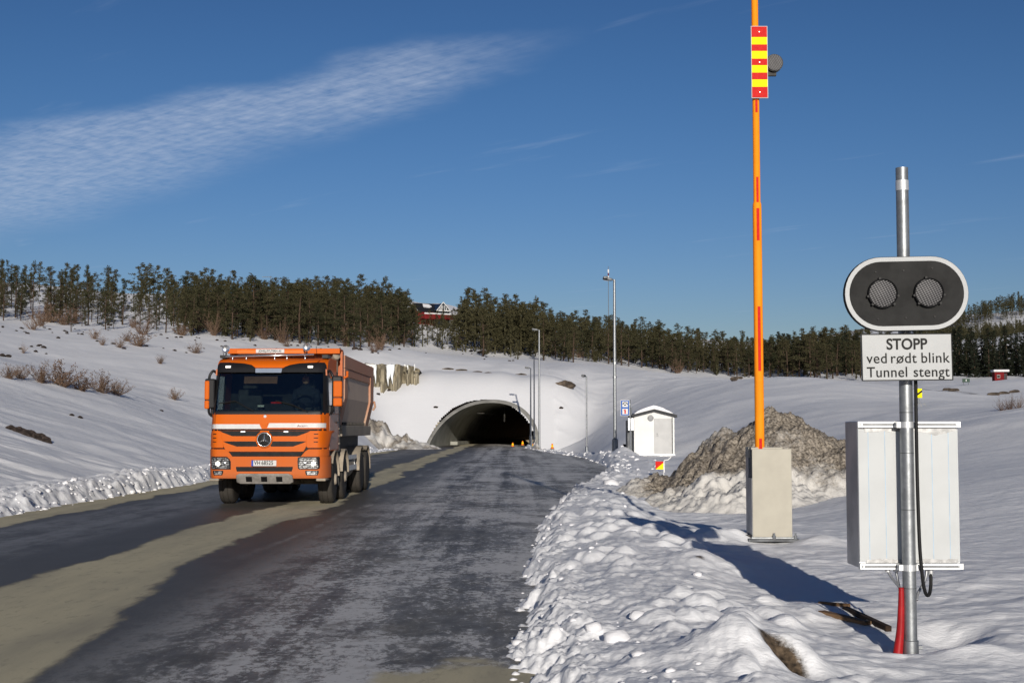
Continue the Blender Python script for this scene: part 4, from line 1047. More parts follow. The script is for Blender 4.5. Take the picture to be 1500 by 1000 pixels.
# ------------------------------------------------------------------ far houses, mast, small signs
hp = at(640, 470, 238); hz = tz(hp.x, hp.y)
zb = at(640, 470, 238).z
house = thing('red_house', 'red wooden house with dark roof on the hill among the pines', 'house', (hp.x - .5, hp.y, zb), R(27)); house.scale = (.80, .80, 1.0); house.location.z = zb
u = 238 / F                                        # metres per photo pixel at the house
def hx(px): return (px - 640) * u
def hz_(py): return (470 - py) * u
mb = MB(); mb.box(hx(608), hx(670), 0, 6, -3.0, hz_(456)); mb.prism([(0.0, hz_(456)), (6.0, hz_(456)), (3.0, hz_(445))], hx(608), hx(664), 'x'); mb.build('wall', M['red_paint'], house)
mb = MB()
for sgn in (-1, 1):
    mb.add([(hx(607), 3 + sgn * 3.3, hz_(457.2)), (hx(665), 3 + sgn * 3.3, hz_(457.2)), (hx(665), 3, hz_(444)), (hx(607), 3, hz_(444)),
            (hx(607), 3 + sgn * 3.3, hz_(456)), (hx(665), 3 + sgn * 3.3, hz_(456)), (hx(665), 3, hz_(442.8)), (hx(607), 3, hz_(442.8))], [(0,1,2,3),(4,5,6,7),(0,1,5,4),(1,2,6,5),(2,3,7,6),(3,0,4,7)])
rf = mb.build('roof', M['slate'], house)
sl = lambda px, t, o_: (hx(px), -.3 + t * 3.3, hz_(457.2) + t * (hz_(444) - hz_(457.2)) + .14 + o_)
MB().add([sl(623, .45, .05), sl(634, .38, .05), sl(641, .55, .05), sl(638, .8, .05), sl(626, .85, .05)], [(0,1,2,3,4)]).add([sl(623, .45, .14), sl(634, .38, .14), sl(641, .55, .14), sl(638, .8, .14), sl(626, .85, .14)], [(0,1,2,3,4)]).build('roof_snow', M['clod'], rf)
mb = MB()                                            # white verge boards on the left gable
for y in (-.32, 6.3):
    mb.prism([(y, hz_(457.6)), (3, hz_(444.2)), (3, hz_(442.6)), (y, hz_(455.8))], hx(606.4), hx(607), 'x')
mb.build('verge_board', M['white_trim'], house)
mb = MB(); mb.prism([(hx(638), hz_(455)), (hx(664), hz_(455)), (hx(650), hz_(444.5))], -2.2, 2.6); mb.box(hx(639), hx(663), -2.2, 0, -2.5, hz_(455)); gb = mb.build('gable', M['window'], house)
mb = MB()
for (a, b) in (((636, 457), (650, 443.2)), ((650, 443.2), (666, 457))):
    mb.tube([(hx(a[0]), -2.3, hz_(a[1])), (hx(b[0]), -2.3, hz_(b[1]))], .09, 4)
for px in (643.5, 646, 649, 653, 656.5): mb.box(hx(px) - .07, hx(px) + .07, -2.28, -2.2, hz_(456), hz_(448 if 644 < px < 655 else 451))
mb.box(hx(639), hx(663), -2.27, -2.2, hz_(456.5), hz_(455)); mb.build('gable_frame', M['white_trim'], house)
mb = MB(); mb.box(hx(609), hx(672), -3.3, -3.2, hz_(462), hz_(460.3)); mb.build('balcony_rail', M['white_trim'], house)
mb = MB(); mb.box(hx(609.4), hx(671.6), -3.2, -3.1, hz_(469), hz_(462.2)); mb.box(hx(610), hx(671), -3.1, -.01, hz_(468), hz_(467)); mb.build('balcony', M['red_paint'], house)
for px in (624, 628): 
    w = MB().box(hx(px) - .2, hx(px) + .2, -.06, .05, hz_(461), hz_(457)).build('window', M['white_trim'], house); MB().box(hx(px) - .13, hx(px) + .13, -.08, -.06, hz_(460.4), hz_(457.6)).build('pane', M['window'], w)
mb = MB()
for px in (612, 630, 652, 669): mb.box(hx(px) - .1, hx(px) + .1, -3.0, -2.8, -4.5, hz_(468))
mb.build('post', M['timber_dark'], house)

kp = at(1467, 557, 128); kz = max(tz(kp.x, kp.y), kp.z - .3); uu = 128 / F
kio = thing('kiosk', 'small red kiosk with snow on its flat roof at the far right', 'kiosk', (kp.x, kp.y, kz), R(-8))
kh = 16 * uu
mb = MB(); mb.box(-.6, .25, 0, 1.2, -.5, kh); mb.box(.25, .6, 0.4, 1.2, -.5, kh); mb.build('wall', M['red_paint'], kio)
MB().box(-.7, .7, -.12, 1.3, kh, kh + .1).build('roof', M['white_trim'], kio)
MB().box(-.72, .72, -.14, 1.32, kh + .1, kh + .2).build('roof_snow', M['clod'], kio, bevel=.05)
w = MB().box(-.40, -.12, -.05, .02, kh * .42, kh * .72).build('window', M['hut_grey'], kio); MB().box(-.38, -.14, -.07, -.05, kh * .45, kh * .69).build('pane', M['window'], w)
MB().box(.28, .56, .32, .4, -.3, kh * .85).build('door', M['hut_dark'], kio)
gp = at(1415, 556, 110); z = tz(gp.x, gp.y)
gs = thing('road_sign', 'small dark green road sign on the far bank at the right', 'sign', (gp.x, gp.y, gp.z - .2)); MB().box(-.3, .3, -.03, 0, 0, .29).build('sign_board', mat('green_sign', (.01, .04, .025), .4, noise=.1), gs); MB().box(-.03, .03, -.04, -.03, .08, .22).build('symbol', M['white_trim'], gs)
mb = MB(); mb.tube([(-.2, .03, -1.2), (-.2, .03, .25)], .03, 6); mb.tube([(.2, .03, -1.2), (.2, .03, .25)], .03, 6); mb.build('post', M['galv'], gs)
yp = at(1346, 575, 60); ys_g = thing('marker_sign', 'yellow and black marker board partly hidden by the sign post', 'sign', (yp.x, yp.y, tz(yp.x, yp.y)), R(10))
hgt = yp.z - tz(yp.x, yp.y)
MB().box(-.12, .14, -.02, .01, hgt - .22, hgt + .18).build('board', M['yellow_refl'], ys_g); MB().prism([(-.12, hgt - .05), (.14, hgt + .12), (.14, hgt + .02), (-.12, hgt - .15)], -.025, -.02).build('stripe', M['black'], ys_g); MB().tube([(0, .03, -.3), (0, .03, hgt)], .03, 6).build('post', M['galv'], ys_g)
# dark asphalt seen between the snow banks behind the sign
rp = [(1290, 566), (1345, 562), (1402, 566), (1392, 572), (1352, 586), (1335, 583)]
vs = []
for px, py in rp:
    q = at(px, py, 100.0); vs.append((q.x, 100 + (575 - py) * 1.2, 0))
zs = [max(tz(a, b), 0) + .10 for a, b, _ in vs]
o = MB().add([(a, b, z) for (a, b, _), z in zip(vs, zs)], [tuple(range(len(vs)))]).build('side_road', mat('far_asphalt', (.05, .05, .055), .8, noise=.3)); tag(o, kind='structure')
# masts and poles on the hill
mp_ = ray_ground(891.5, 486, 200, 330); mp_ = mp_ or at(891.5, 490, 275)
mh = 1.6 + (628 - 389) * mp_.y / F - mp_.z
ms = thing('radio_mast', 'thin tall radio mast rising from the wooded skyline beside the lamp post', 'mast', mp_)
MB().tube([(0, 0, -1), (0, 0, mh)], [.09, .05], 6).build('mast_pole', M['galv'], ms)
for k in (.80, .90): MB().tube([(0, 0, mh * k), (0, 0, mh * (k + .05))], .16, 6).build('antenna', M['white_trim'], ms)
MB().tube([(0, 0, mh * .86), (0, 0, mh * .89)], .15, 6).build('antenna', M['red_paint'], ms)
p = ray_ground(212, 436, 150) or at(212, 436, 230); hh = 27 * p.y / F
t = thing('pole', 'short pale wooden pole standing among the pines at the left', 'pole', p); MB().tube([(0, 0, -.5), (0, 0, hh)], [.13, .10], 8).build('pole_shaft', M['white_trim'], t); MB().box(-.16, .16, -.16, .16, hh, hh + .12).build('cap', M['timber'], t)
p = at(391, 440, 272); z = tz(p.x, p.y); hh = 1.6 + (628 - 405) * 272 / F - z
t = thing('aerial', 'horizontal television aerial above the tree tops behind the truck', 'aerial', (p.x, p.y, z)); MB().tube([(.7, 0, 0), (.7, 0, hh + .2)], .06, 6).build('mast_pole', M['galv'], t); mb = MB().tube([(-1.0, 0, hh), (1.0, 0, hh)], .05, 5)
for k in range(7): mb.tube([(-.9 + k * .3, -.3, hh), (-.9 + k * .3, .3, hh + .02)], .03, 4)
mb.build('antenna', M['galv'], t)
# ------------------------------------------------------------------ lamp posts
def lamp(px, py_base, py_top, Y, r0, r1, label, arm_px=None, lum=True, extra=False):
    b = at(px, py_base, Y); zg = tz(b.x, b.y); top = 1.6 + (628 - py_top) * Y / F
    t = thing('lamp_post', label, 'lamp post', (b.x, b.y, zg - .1), 0, None); H = top - zg + .1
    MB().tube([(0, 0, -.3), (0, 0, H * .5), (0, 0, H)], [r0, (r0 + r1) / 2, r1], 10).build('pole', M['galv'], t, smooth=True)
    MB().lathe([(0, r0 * 1.6), (.9, r0 * 1.6), (.95, r0)], (0, 0, 0), 'z', 10).build('base_sleeve', M['galv'], t, smooth=True)
    if arm_px:
        L_ = arm_px * Y / F; a = .035 + .01 * (Y < 80)
        MB().tube([(0, 0, H - .05), (-L_ * .35, -.1, H + .04)], a, 6).build('arm', M['galv'], t)
        m = Matrix.Translation((-L_ * .65, -.15, H + .03)) @ Matrix.Rotation(R(10), 4, 'Y')
        l = MB().box(-L_ * .42, L_ * .42, -.16, .16, -.07, .06, m).build('luminaire', M['dark_steel'], t, bevel=.02)
        MB().box(-L_ * .34, L_ * .1, -.12, .12, -.10, -.07, m).build('lamp_glass', M['window'], l)
    return t, H
t, H = lamp(901, 650, 409, 73, .105, .065, 'tallest grey lamp post, standing left of the white hut', 16)
# second head pointing at the camera, half behind the first, and clamps on the pole
L_ = 9 * 73 / F; MB().box(-.62, -.38, -.65, -.05, H + .0, H + .12).build('luminaire', M['dark_steel'], t, bevel=.02)
for k in (.44, .52): MB().lathe([(H * k, .11), (H * k + .12, .11)], (0, 0, 0), 'z', 10).build('clamp', M['galv'], t)
lamp(790, 656, 483, 112, .10, .06, 'grey lamp post with a short arm, tallest of the three at the tunnel mouth', 10)
lamp(777.5, 657, 539, 119, .085, .05, 'grey lamp post with a flat head, leftmost of the three at the tunnel mouth', 8)
lamp(782.5, 658, 521, 116, .07, .05, 'bare grey pole between the two lamp posts at the tunnel mouth')
lamp(859.5, 660, 551, 84, .055, .04, 'thin short lamp post on the slope between the tunnel and the tallest lamp post', 7)

# ------------------------------------------------------------------ hut
YH = 68.0; uh = YH / F
hb = at(929, 667, YH); hutz = hb.z
hut = thing('utility_hut', 'small white technical hut with grey door and snowy gable roof', 'hut', (hb.x, YH, hutz))
W_ = 59 * uh; He = 57 * uh; Hr = 64 * uh
mb = MB(); mb.prism([(0, -.3), (W_, -.3), (W_, He), (W_ * .5, Hr), (0, He)], 0, 1.9); mb.build('wall', M['hut_white'], hut)
MB().box(-.02, W_ + .02, -.03, 1.9, -.25, .06).build('plinth', M['alu'], hut)
d = MB().box(W_ * .5, W_ * .93, -.03, -.002, .10, He - .1).build('door', M['hut_grey'], hut, bevel=.004)
MB().box(W_ * .555, W_ * .60, -.07, -.03, .98, 1.0).build('handle', M['dark_steel'], d); MB().box(W_ * .56, W_ * .58, -.045, -.03, 1.06, 1.10).build('lock', M['dark_steel'], d)
MB().box(W_ * .93 + .01, W_ * .955, -.03, -.002, .1, He - .05).build('corner_strip', M['hut_dark'], hut)
v = MB().lathe([(-.05, .15), (-.002, .15)], (W_ * .41, 0, He - .08), 'y', 20).build('vent', M['dark_steel'], hut)
mb = MB()
for k in range(4): mb.box(W_ * .41 - .11, W_ * .41 + .11, -.07, -.05, He - .17 + k * .055, He - .145 + k * .055)
mb.build('vent_slat', M['hut_grey'], v)
mb = MB()
for s in (-1, 1):
    c = W_ / 2; xo = c + s * (c + .12); zo = He - .05
    mb.add([(c, -.16, Hr), (xo, -.16, zo), (xo, 2.05, zo), (c, 2.05, Hr), (c, -.16, Hr + .13), (xo, -.16, zo + .13), (xo, 2.05, zo + .13), (c, 2.05, Hr + .13)], [(0,1,2,3),(4,5,6,7),(0,1,5,4),(1,2,6,5),(2,3,7,6),(3,0,4,7)])
rf = mb.build('roof', M['hut_dark'], hut)
pr = [(.02 + (W_ - .1) * k / 12, 0) for k in range(13)]
top = [(x, (Hr + .13 - abs(x - W_ / 2) / (W_ / 2 + .12) * (Hr - He + .05)) + .03 + .16 * math.sin(math.pi * k / 12) ** .5 * (1 - .25 * (k > 9))) for k, (x, _) in enumerate(pr)]
bot = [(x, (Hr + .13 - abs(x - W_ / 2) / (W_ / 2 + .12) * (Hr - He + .05)) + .004) for x, _ in pr]
MB().prism(bot + top[::-1], -.1, 2.0).build('roof_snow', M['clod'], rf, smooth=True)
sb = MB().box(-.30, -.003, .5, 1.4, .05, 1.75).build('side_cabinet', M['dark_steel'], hut, bevel=.02)
mb = MB(); mb.tube([(-.1, .3, -.2), (-.1, .3, 2.4)], .035, 8); mb.build('conduit', M['galv'], hut)
mb = MB(); mb.box(-.28, -.02, .05, .4, 1.25, 1.85); mb.build('meter_box', M['alu'], hut)
p = at(914.5, 650, 70); zz = tz(p.x, p.y)
t = thing('marker_post', 'stubby black and yellow post between the tall lamp post and the hut', 'post', (p.x, 70, zz)); MB().box(-.07, .07, -.07, .07, -.2, .55).build('post_body', M['black'], t); MB().prism([(-.06, .15), (.06, .35), (.06, .2), (-.06, .0)], -.075, -.07).build('stripe', M['yellow_refl'], t)

# emergency phone sign
YS = 66.0; us = YS / F
p = at(915.5, 608, YS); zg = tz(p.x, p.y)
sg = thing('emergency_sign', 'blue sign with phone and fire extinguisher symbols left of the hut', 'sign', (p.x, YS, zg - .2), R(4)); z0 = p.z - zg + .2; h_ = 21.5 * us; w_ = 12 * us
bd = MB().box(-w_/2 - .02, w_/2 + .02, -.02, .0, z0 - .02, z0 + h_ + .02).build('sign_board', M['white_trim'], sg)
MB().box(-w_/2, w_/2, -.035, -.02, z0, z0 + h_).build('blue_field', M['blue_sign'], bd)
for k in (0, 1): MB().box(-w_*.34, w_*.34, -.05, -.035, z0 + .05 + k * h_ * .49, z0 + h_ * .45 + k * h_ * .49).build('symbol_panel', M['white_trim'], bd)
mb = MB(); zc_ = z0 + h_ * .76
arc = [(-.10, -.06, zc_ - .02)] + [(.10 * math.cos(a), -.06, zc_ + .08 * math.sin(a)) for a in np.linspace(math.pi * .85, .1, 8)] + [(.11, -.06, zc_ - .02)]
mb.tube(arc, .022, 6); mb.box(-.05, .05, -.065, -.05, zc_ - .07, zc_ - .02); mb.build('phone_symbol', M['black'], bd)
mb = MB(); mb.box(-.035, .035, -.065, -.05, z0 + .08, z0 + .25); mb.tube([(-.07, -.06, z0 + .24), (0, -.06, z0 + .29), (.02, -.06, z0 + .25)], .014, 5); mb.build('extinguisher_symbol', M['red_refl'], bd)
MB().tube([(w_/2 + .06, .05, -.4), (w_/2 + .06, .05, z0 + h_ + .05)], .035, 8).build('post', M['galv'], sg)
MB().box(w_/2 - .05, w_/2 + .06, .0, .06, z0 + h_ * .7, z0 + h_ * .78).build('bracket', M['galv'], sg)

# red and yellow hazard board with a white bent strip beside it
p = at(966, 687, 44); zg = tz(p.x, p.y)
t = thing('hazard_board', 'small square red and yellow hazard board stuck in the snow below the hut', 'sign', (p.x, 44, zg)); hs = 11.5 * 44 / F; z0 = p.z - zg
MB().box(-hs/2, hs/2, -.012, 0, z0, z0 + hs).build('board', M['red_refl'], t); MB().prism([(-hs/2, z0), (hs/2, z0), (hs/2, z0 + hs * .8)], -.016, -.012).build('yellow_triangle', M['yellow_refl'], t); MB().box(hs/2, hs/2 + .02, -.01, .02, z0 - .3, z0 + hs).build('post', M['white_trim'], t)
p = at(975, 674, 46); zg = tz(p.x, p.y)
t = thing('plastic_strip', 'bent white plastic strip lying above the hazard board', 'strip', (p.x, 46, p.z)); MB().tube([(-.05, 0, 0), (.08, 0, .02), (.16, .0, .09), (.19, .02, .17)], .025, 6).build('strip_body', M['white_trim'], t); MB().tube([(-.04, 0, -.5), (-.05, 0, 0)], .02, 5).build('stake', M['white_trim'], t)

# ------------------------------------------------------------------ barrier
YB = 16.5; ub = YB / F
bx0, bx1 = at(1103, 790, YB).x, at(1161, 790, YB).x; zbot = 1.6 + (628 - 786) * ub; ztop = 1.6 + (628 - 657) * ub
bar = thing('boom_barrier', 'raised orange barrier boom standing up from a beige steel cabinet', 'barrier', ((bx0 + bx1) / 2, YB, zbot - .04))
hw = (bx1 - bx0) / 2; Hc = ztop - zbot + .04
cb = MB().box(-hw, hw, .0, .02, .05, Hc).build('cabinet_front', M['grey_cab'], bar, bevel=.006)
mb = MB(); mb.box(-hw + .012, hw - .005, .02, .42, .05, Hc - .012); mb.build('cabinet_body', M['dark_steel'], bar, bevel=.004)
mb = MB(); mb.box(-hw - .004, -hw + .012, .26, .43, .05, Hc + .0); mb.box(-hw - .003, -hw + .011, .02, .26, .05, Hc * .68); mb.build('side_panel', M['alu_side'], bar)
MB().box(-hw - .012, -hw + .03, .18, .40, Hc - .11, Hc + .015).build('hinge_box', M['grey_cab'], bar, bevel=.004)
MB().box(-hw, hw - .1, .05, .44, Hc - .012, Hc + .018).build('cabinet_lid', M['grey_cab'], bar)
MB().box(-hw - .06, hw + .07, -.06, .5, .0, .03).build('base_plate', M['dark_steel'], bar); 
mb = MB()
for x_ in (-hw + .25, hw + .03): mb.lathe([(.03, .022), (.07, .022), (.071, .012), (.10, .012)], (x_, -.03, 0), 'z', 8)
mb.box(-hw - .02, hw + .04, -.03, -.004, .034, .05); mb.build('base_bolt', M['galv'], bar)
MB().box(-hw - .09, -hw - .01, .1, .48, -.02, .07).build('plinth', M['black'], bar)
bxc = at(1117.3, 650, YB - .1).x - bar.location.x; ya = .1
zj = 1.6 + (628 - 300) * ub - bar.location.z; z_of = lambda py: 1.6 + (628 - py) * ub - bar.location.z
bm_ = MB().lathe([(Hc - .05, .057), (zj, .054), (zj + .04, .052), (zj + .07, .043), (8.2, .040)], (bxc, ya, 0), 'z', 24).build('boom_arm', M['boom'], bar, smooth=True)
for a, b in ((657, 642), (543, 448), (350, 302), (298, 255), (158, 139)):
    rr_ = .0575 if a > 310 else .045
    vs = []
    for zq in (z_of(a), z_of(b)):
        for k in range(-3, 4):
            an = k * .1 + .02; vs.append((bxc + math.sin(an) * (rr_ + .0015), ya - math.cos(an) * (rr_ + .0015), zq))
    MB().add(vs, [(k, k + 1, 8 + k, 7 + k) for k in range(6)]).build('reflex_strip', M['red_refl'], bm_)
# striped board
b0, b1 = z_of(137), z_of(30); x0 = at(1101.5, 80, YB).x - bar.location.x; x1 = at(1124, 80, YB).x - bar.location.x
MB().box(x0 - .008, x1 + .008, ya - .085, ya - .068, b0 - .008, b1 + .008).build('stripe_board', M['sign_white'], bar)
edges = [30, 46, 57, 67, 78.5, 88.5, 99.5, 110, 121, 137]
for i in range(9):
    MB().box(x0, x1, ya - .0885, ya - .085, z_of(edges[i + 1]), z_of(edges[i])).build('red_stripe' if i % 2 == 0 else 'yellow_stripe', M['red_refl'] if i % 2 == 0 else M['yellow_refl'], bar)
for py in (38, 84, 129): MB().lathe([(ya - .0925, .006), (ya - .0885, .007)], ((x0 + x1) / 2, 0, z_of(py)), 'y', 8).build('rivet', M['alu'], bar)
xl_, zl_ = at(1135, 84, YB).x - bar.location.x, z_of(84)
lp = MB().lathe([(ya - .07, .108), (ya + .02, .108), (ya + .08, .07)], (xl_, 0, zl_), 'y', 24).build('warning_lamp', M['black'], bar, smooth=True)
MB().lathe([(0, .002), (.012, .05), (.004, .098), (.02, .100)], (0, 0, 0), 'y', 24).build('lens', M['mesh_lens'], lp, smooth=True, loc=(xl_, ya - .088, zl_))
mb = MB(); mb.box(x1 + .005, xl_ + .03, ya - .03, ya + .02, zl_ - .15, zl_ - .09); mb.build('lamp_bracket', M['black'], bar)

# ------------------------------------------------------------------ signal post with sign and cabinet
YP = 9.76; up_ = YP / F
pb = at(1334, 955, YP); xq = lambda px, Y=YP: (px - 750) * Y / F / math.cos(0) - pb.x
sp_ = thing('signal_post', 'steel post carrying a double flashing signal, a warning plate and a cabinet', 'signal post', (pb.x, YP, 0))
zq = lambda py, Y=YP: 1.6 + (628 - py) * Y / F
ptop = zq(243)
pole = MB().tube([(0, 0, -.3), (0, 0, 1.5), (0, 0, ptop)], [.0475, .0475, .044], 28).build('pole', M['galv'], sp_, smooth=True)
MB().lathe([(-.2, .056), (.11, .056), (.115, .0485)], (0, 0, 0), 'z', 24).build('pole_socket', M['galv'], sp_, smooth=True)
MB().box(.05, .085, -.012, .012, .05, .075).build('socket_bolt', M['galv'], sp_, bevel=.003)
mb = MB()
for py in (858, 745, 663, 604, 832): mb.lathe([(zq(py) - .0025, .0486), (zq(py) + .0025, .0486)], (0, 0, 0), 'z', 24)
mb.build('pole_band', M['dark_steel'], sp_)
MB().lathe([(zq(277), .0465), (zq(262), .0465)], (0, 0, 0), 'z', 24).build('sticker', M['alu'], sp_)
# oval signal board
YF = 9.62
def ov(cx, cz, a, b, n=20):
    out = []
    for s, th0 in ((1, -90), (-1, 90)):
        for k in range(n + 1):
            th = R(th0 + 180 * k / n); out.append((cx + s * (a - b) + b * math.cos(th), cz + b * math.sin(th)))
    return out
cx_, cz_ = (1327.5 - 750) * YF / F - pb.x, zq(430.5, YF)
aw, bh = 91 * YF / F, 54.5 * YF / F
tilt = R(-1.2)
sh_ = bpy.data.objects.new('signal_head', None); 
hd = MB().prism(ov(0, 0, aw, bh), -.05, 0).build('signal_head', M['sign_black'], sp_, bevel=.004); hd.location = (cx_, YF - YP, cz_); hd.rotation_euler = (0, tilt, 0)
mb = MB(); o1, o2 = ov(0, 0, aw - .004, bh - .004), ov(0, 0, aw - .034, bh - .034); n = len(o1)
vs = [(p[0], -.054, p[1]) for p in o1] + [(p[0], -.054, p[1]) for p in o2] + [(p[0], -.049, p[1]) for p in o1] + [(p[0], -.049, p[1]) for p in o2]
mb.add(vs, [(i, (i+1)%n, n+(i+1)%n, n+i) for i in range(n)] + [(i, (i+1)%n, 2*n+(i+1)%n, 2*n+i) for i in range(n)] + [(n+i, n+(i+1)%n, 3*n+(i+1)%n, 3*n+i) for i in range(n)]).build('white_border', M['sign_white'], hd)
mb = MB()
for px, py in ((1283, 398), (1324, 396.5), (1366, 394), (1284, 467), (1325, 466), (1367, 465)):
    mb.lathe([(-.057, .006), (-.05, .006)], ((px - 1327.5) * YF / F, 0, -(py - 430.5) * YF / F), 'y', 10)
mb.build('bolt', M['black'], hd)
for px in (1291.5, 1359):
    lx_, lz_ = (px - 1327.5) * YF / F, .002
    l = MB().lathe([(-.051, .106), (-.082, .104), (-.086, .100), (-.075, .094), (-.06, .09)], (0, 0, 0), 'y', 32).build('signal_lamp', M['black'], hd, smooth=True, loc=(lx_, 0, lz_))
    MB().lathe([(0, .001), (.004, .05), (.016, .096)], (0, 0, 0), 'y', 32).build('lens', M['mesh_lens'], l, smooth=True, loc=(0, -.088, 0))
    for a in (100, 190, 225, 315, 350): MB().lathe([(-.084, .009), (-.055, .010)], (.107 * math.cos(R(a)), 0, .107 * math.sin(R(a))), 'y', 8).build('lamp_clip', M['black'], l)
# text plate
x0, x1, z0, z1 = (1262 - 750) * YF / F - pb.x, (1395.5 - 750) * YF / F - pb.x, zq(557.5, YF), zq(488.5, YF)
pl = MB().box(-(x1 - x0) / 2, (x1 - x0) / 2, 0, .012, -(z1 - z0) / 2, (z1 - z0) / 2).build('text_plate', M['sign_white'], sp_, bevel=.002); pl.location = ((x0 + x1) / 2, YF - YP - .01, (z0 + z1) / 2); pl.rotation_euler = (0, R(-.6), 0)
w2, h2 = (x1 - x0) / 2, (z1 - z0) / 2; mb = MB()
for a in ((-w2, w2, -h2, -h2 + .007), (-w2, w2, h2 - .007, h2), (-w2, -w2 + .007, -h2 + .007, h2 - .007), (w2 - .007, w2, -h2 + .007, h2 - .007)): mb.box(a[0], a[1], -.003, -.0005, a[2], a[3])
mb.build('plate_border', M['sign_black'], pl)
text_obj('plate_text', 'STOPP', .108, M['sign_black'], pl, (.0, -.003, .088), bold=.0022, sx=.92)
for tx_, wd in ((-.212, 'ved'), (-.026, 'rodt'), (.197, 'blink')):
    o = text_obj('plate_text', wd, .103, M['sign_black'], pl, (tx_, -.003, -.010), bold=.0004, sx=.965, spacing=1.06)
    if wd == 'rodt':                                  # the letter o gets its stroke
        bm = bmesh.new(); bm.from_mesh(o.data); seen = set(); isl = []
        for v in bm.verts:
            if v in seen: continue
            st, xs_ = [v], []
            while st:
                q = st.pop()
                if q in seen: continue
                seen.add(q); xs_.append(q.co.copy()); st += [e.other_vert(q) for e in q.link_edges]
            isl.append(xs_)
        bm.free(); isl.sort(key=lambda l: sum(p.x for p in l) / len(l)); l = isl[1]
        xa, xb, ya2, yb2 = min(p.x for p in l), max(p.x for p in l), min(p.y for p in l), max(p.y for p in l)
        a, b = (xa - .001, ya2 - .003), (xb + .001, yb2 + .003); t_ = .0035
        MB().prism([(tx_ + a[0] - t_, -.010 + a[1] + t_ * .6), (tx_ + a[0] + t_, -.010 + a[1] - t_ * .6), (tx_ + b[0] + t_, -.010 + b[1] - t_ * .6), (tx_ + b[0] - t_, -.010 + b[1] + t_ * .6)], -.0042, -.0032).build('letter_stroke', M['sign_black'], pl)
for tx_, wd in ((-.142, 'Tunnel'), (.168, 'stengt')): text_obj('plate_text', wd, .103, M['sign_black'], pl, (tx_, -.0045, -.108), bold=.0003, sx=.955, spacing=1.06)
mb = MB()
for py in (420, 445, 505, 540): mb.box(-.06, .06, -.09, -.045, zq(py) - .012, zq(py) + .012)
mb.build('clamp', M['galv'], sp_)
# cabinet on the back of the post
cbn = MB()
X0, X1 = (1254 - 750) * 9.86 / F - pb.x, (1401 - 750) * 9.86 / F - pb.x; Z0, Z1 = zq(829, 9.86), zq(617, 9.86); YO = .085
cab = MB().box(X0, X1, YO + .012, YO + .36, Z0, Z1).build('cabinet', M['alu_side'], sp_, bevel=.004)
MB().box(X0 + .004, X1 - .004, YO, YO + .012, Z0 + .045, Z1 - .055).build('white_door', M['white_panel'], cab)
mb = MB()
for f in (.105, .27, .735, .90): x_ = X0 + (X1 - X0) * f; mb.box(x_ - .0022, x_ + .0022, YO - .0012, YO + .001, Z0 + .048, Z1 - .06)
mb.build('door_seam', M['seam'], cab)
for nm, za, zb_ in (('upper_rail', Z1 - .045, Z1), ('lower_rail', Z0 - .01, Z0 + .035)):
    rl = MB().box(X0 - .004, X1 + .012, YO - .03, YO + .012, za, zb_).build(nm, M['alu'], cab, bevel=.003)
    mb = MB(); mb.box(X0 + .03, X1 - .02, YO - .0325, YO - .03, (za + zb_) / 2 - .006, (za + zb_) / 2 + .006); mb.build('rail_slot', M['dark_steel'], rl)
    mb = MB()
    for f in (.02, .43, .57, .97): x_ = X0 + (X1 - X0) * f; mb.lathe([(YO - .037, .007), (YO - .0326, .008)], (x_, 0, (za + zb_) / 2), 'y', 10)
    mb.build('screw', M['galv'], rl)
rg = random.Random(8)
for za, sgn in ((Z1 - .06, -1), (Z0 + .05, 1)):
    a = []; n = 40
    for k in range(n + 1):
        x_ = X0 + .05 + (X1 - X0 - .07) * k / n; f = k / n; dp = .006 + .010 * abs(float(vnoise(k * .35, sgn, 4))) + (.03 * max(0, 1 - abs(f - .78) / .16) if sgn < 0 else 0) + rg.uniform(0, .004); a.append((x_, za + sgn * dp))
    MB().prism([(X0 + .05, za - sgn * .012)] + a + [(X1 - .02, za - sgn * .012)], YO - .003, YO + .001).build('torn_film', M['torn'], cab)
mb = MB()
for zz_ in (Z1 - .025, Z0 + .012): mb.lathe([(zz_ - .022, .052), (zz_ + .022, .052)], (0, 0, 0), 'z', 24); mb.box(-.075, -.045, -.02, .06, zz_ - .02, zz_ + .02); mb.box(.045, .07, -.02, .06, zz_ - .02, zz_ + .02)
mb.build('pole_clamp', M['alu'], sp_)
# black cable down the right-hand side, looping back up into the cabinet
cpts = [(.055, -.03, zq(520)), (.058, -.045, zq(560)), (.055, -.05, zq(600)), (.055, -.05, zq(700)), (.062, -.05, zq(790)), (.075, -.045, zq(830)), (.095, -.02, zq(855)), (.125, .02, zq(868)), (.158, .06, zq(868)), (.182, .10, zq(855)), (.188, .12, zq(832))]
def spline(pts, n=8):
    P_ = [Vector(p) for p in pts]; out = []
    for i in range(len(P_) - 1):
        p0, p1, p2, p3 = P_[max(i-1, 0)], P_[i], P_[i+1], P_[min(i+2, len(P_)-1)]
        for k in range(n):
            t = k / n; out.append(.5 * ((2*p1) + (p2-p0)*t + (2*p0-5*p1+4*p2-p3)*t*t + (3*p1-p0-3*p2+p3)*t*t*t))
    return out + [P_[-1]]
MB().tube(spline(cpts), .0125, 10).build('cable', M['rubber'], sp_, smooth=2)
mb = MB(); mb.lathe([(zq(845), .016), (zq(835), .020), (zq(830), .020)], (.188, .12, 0), 'z', 12); mb.lathe([(Z0 - .03, .02), (Z0, .02)], (-.12, .12, 0), 'z', 12); mb.lathe([(Z0 - .03, .02), (Z0, .02)], (-.06, .12, 0), 'z', 12); mb.build('cable_gland', M['alu'], sp_, smooth=True)
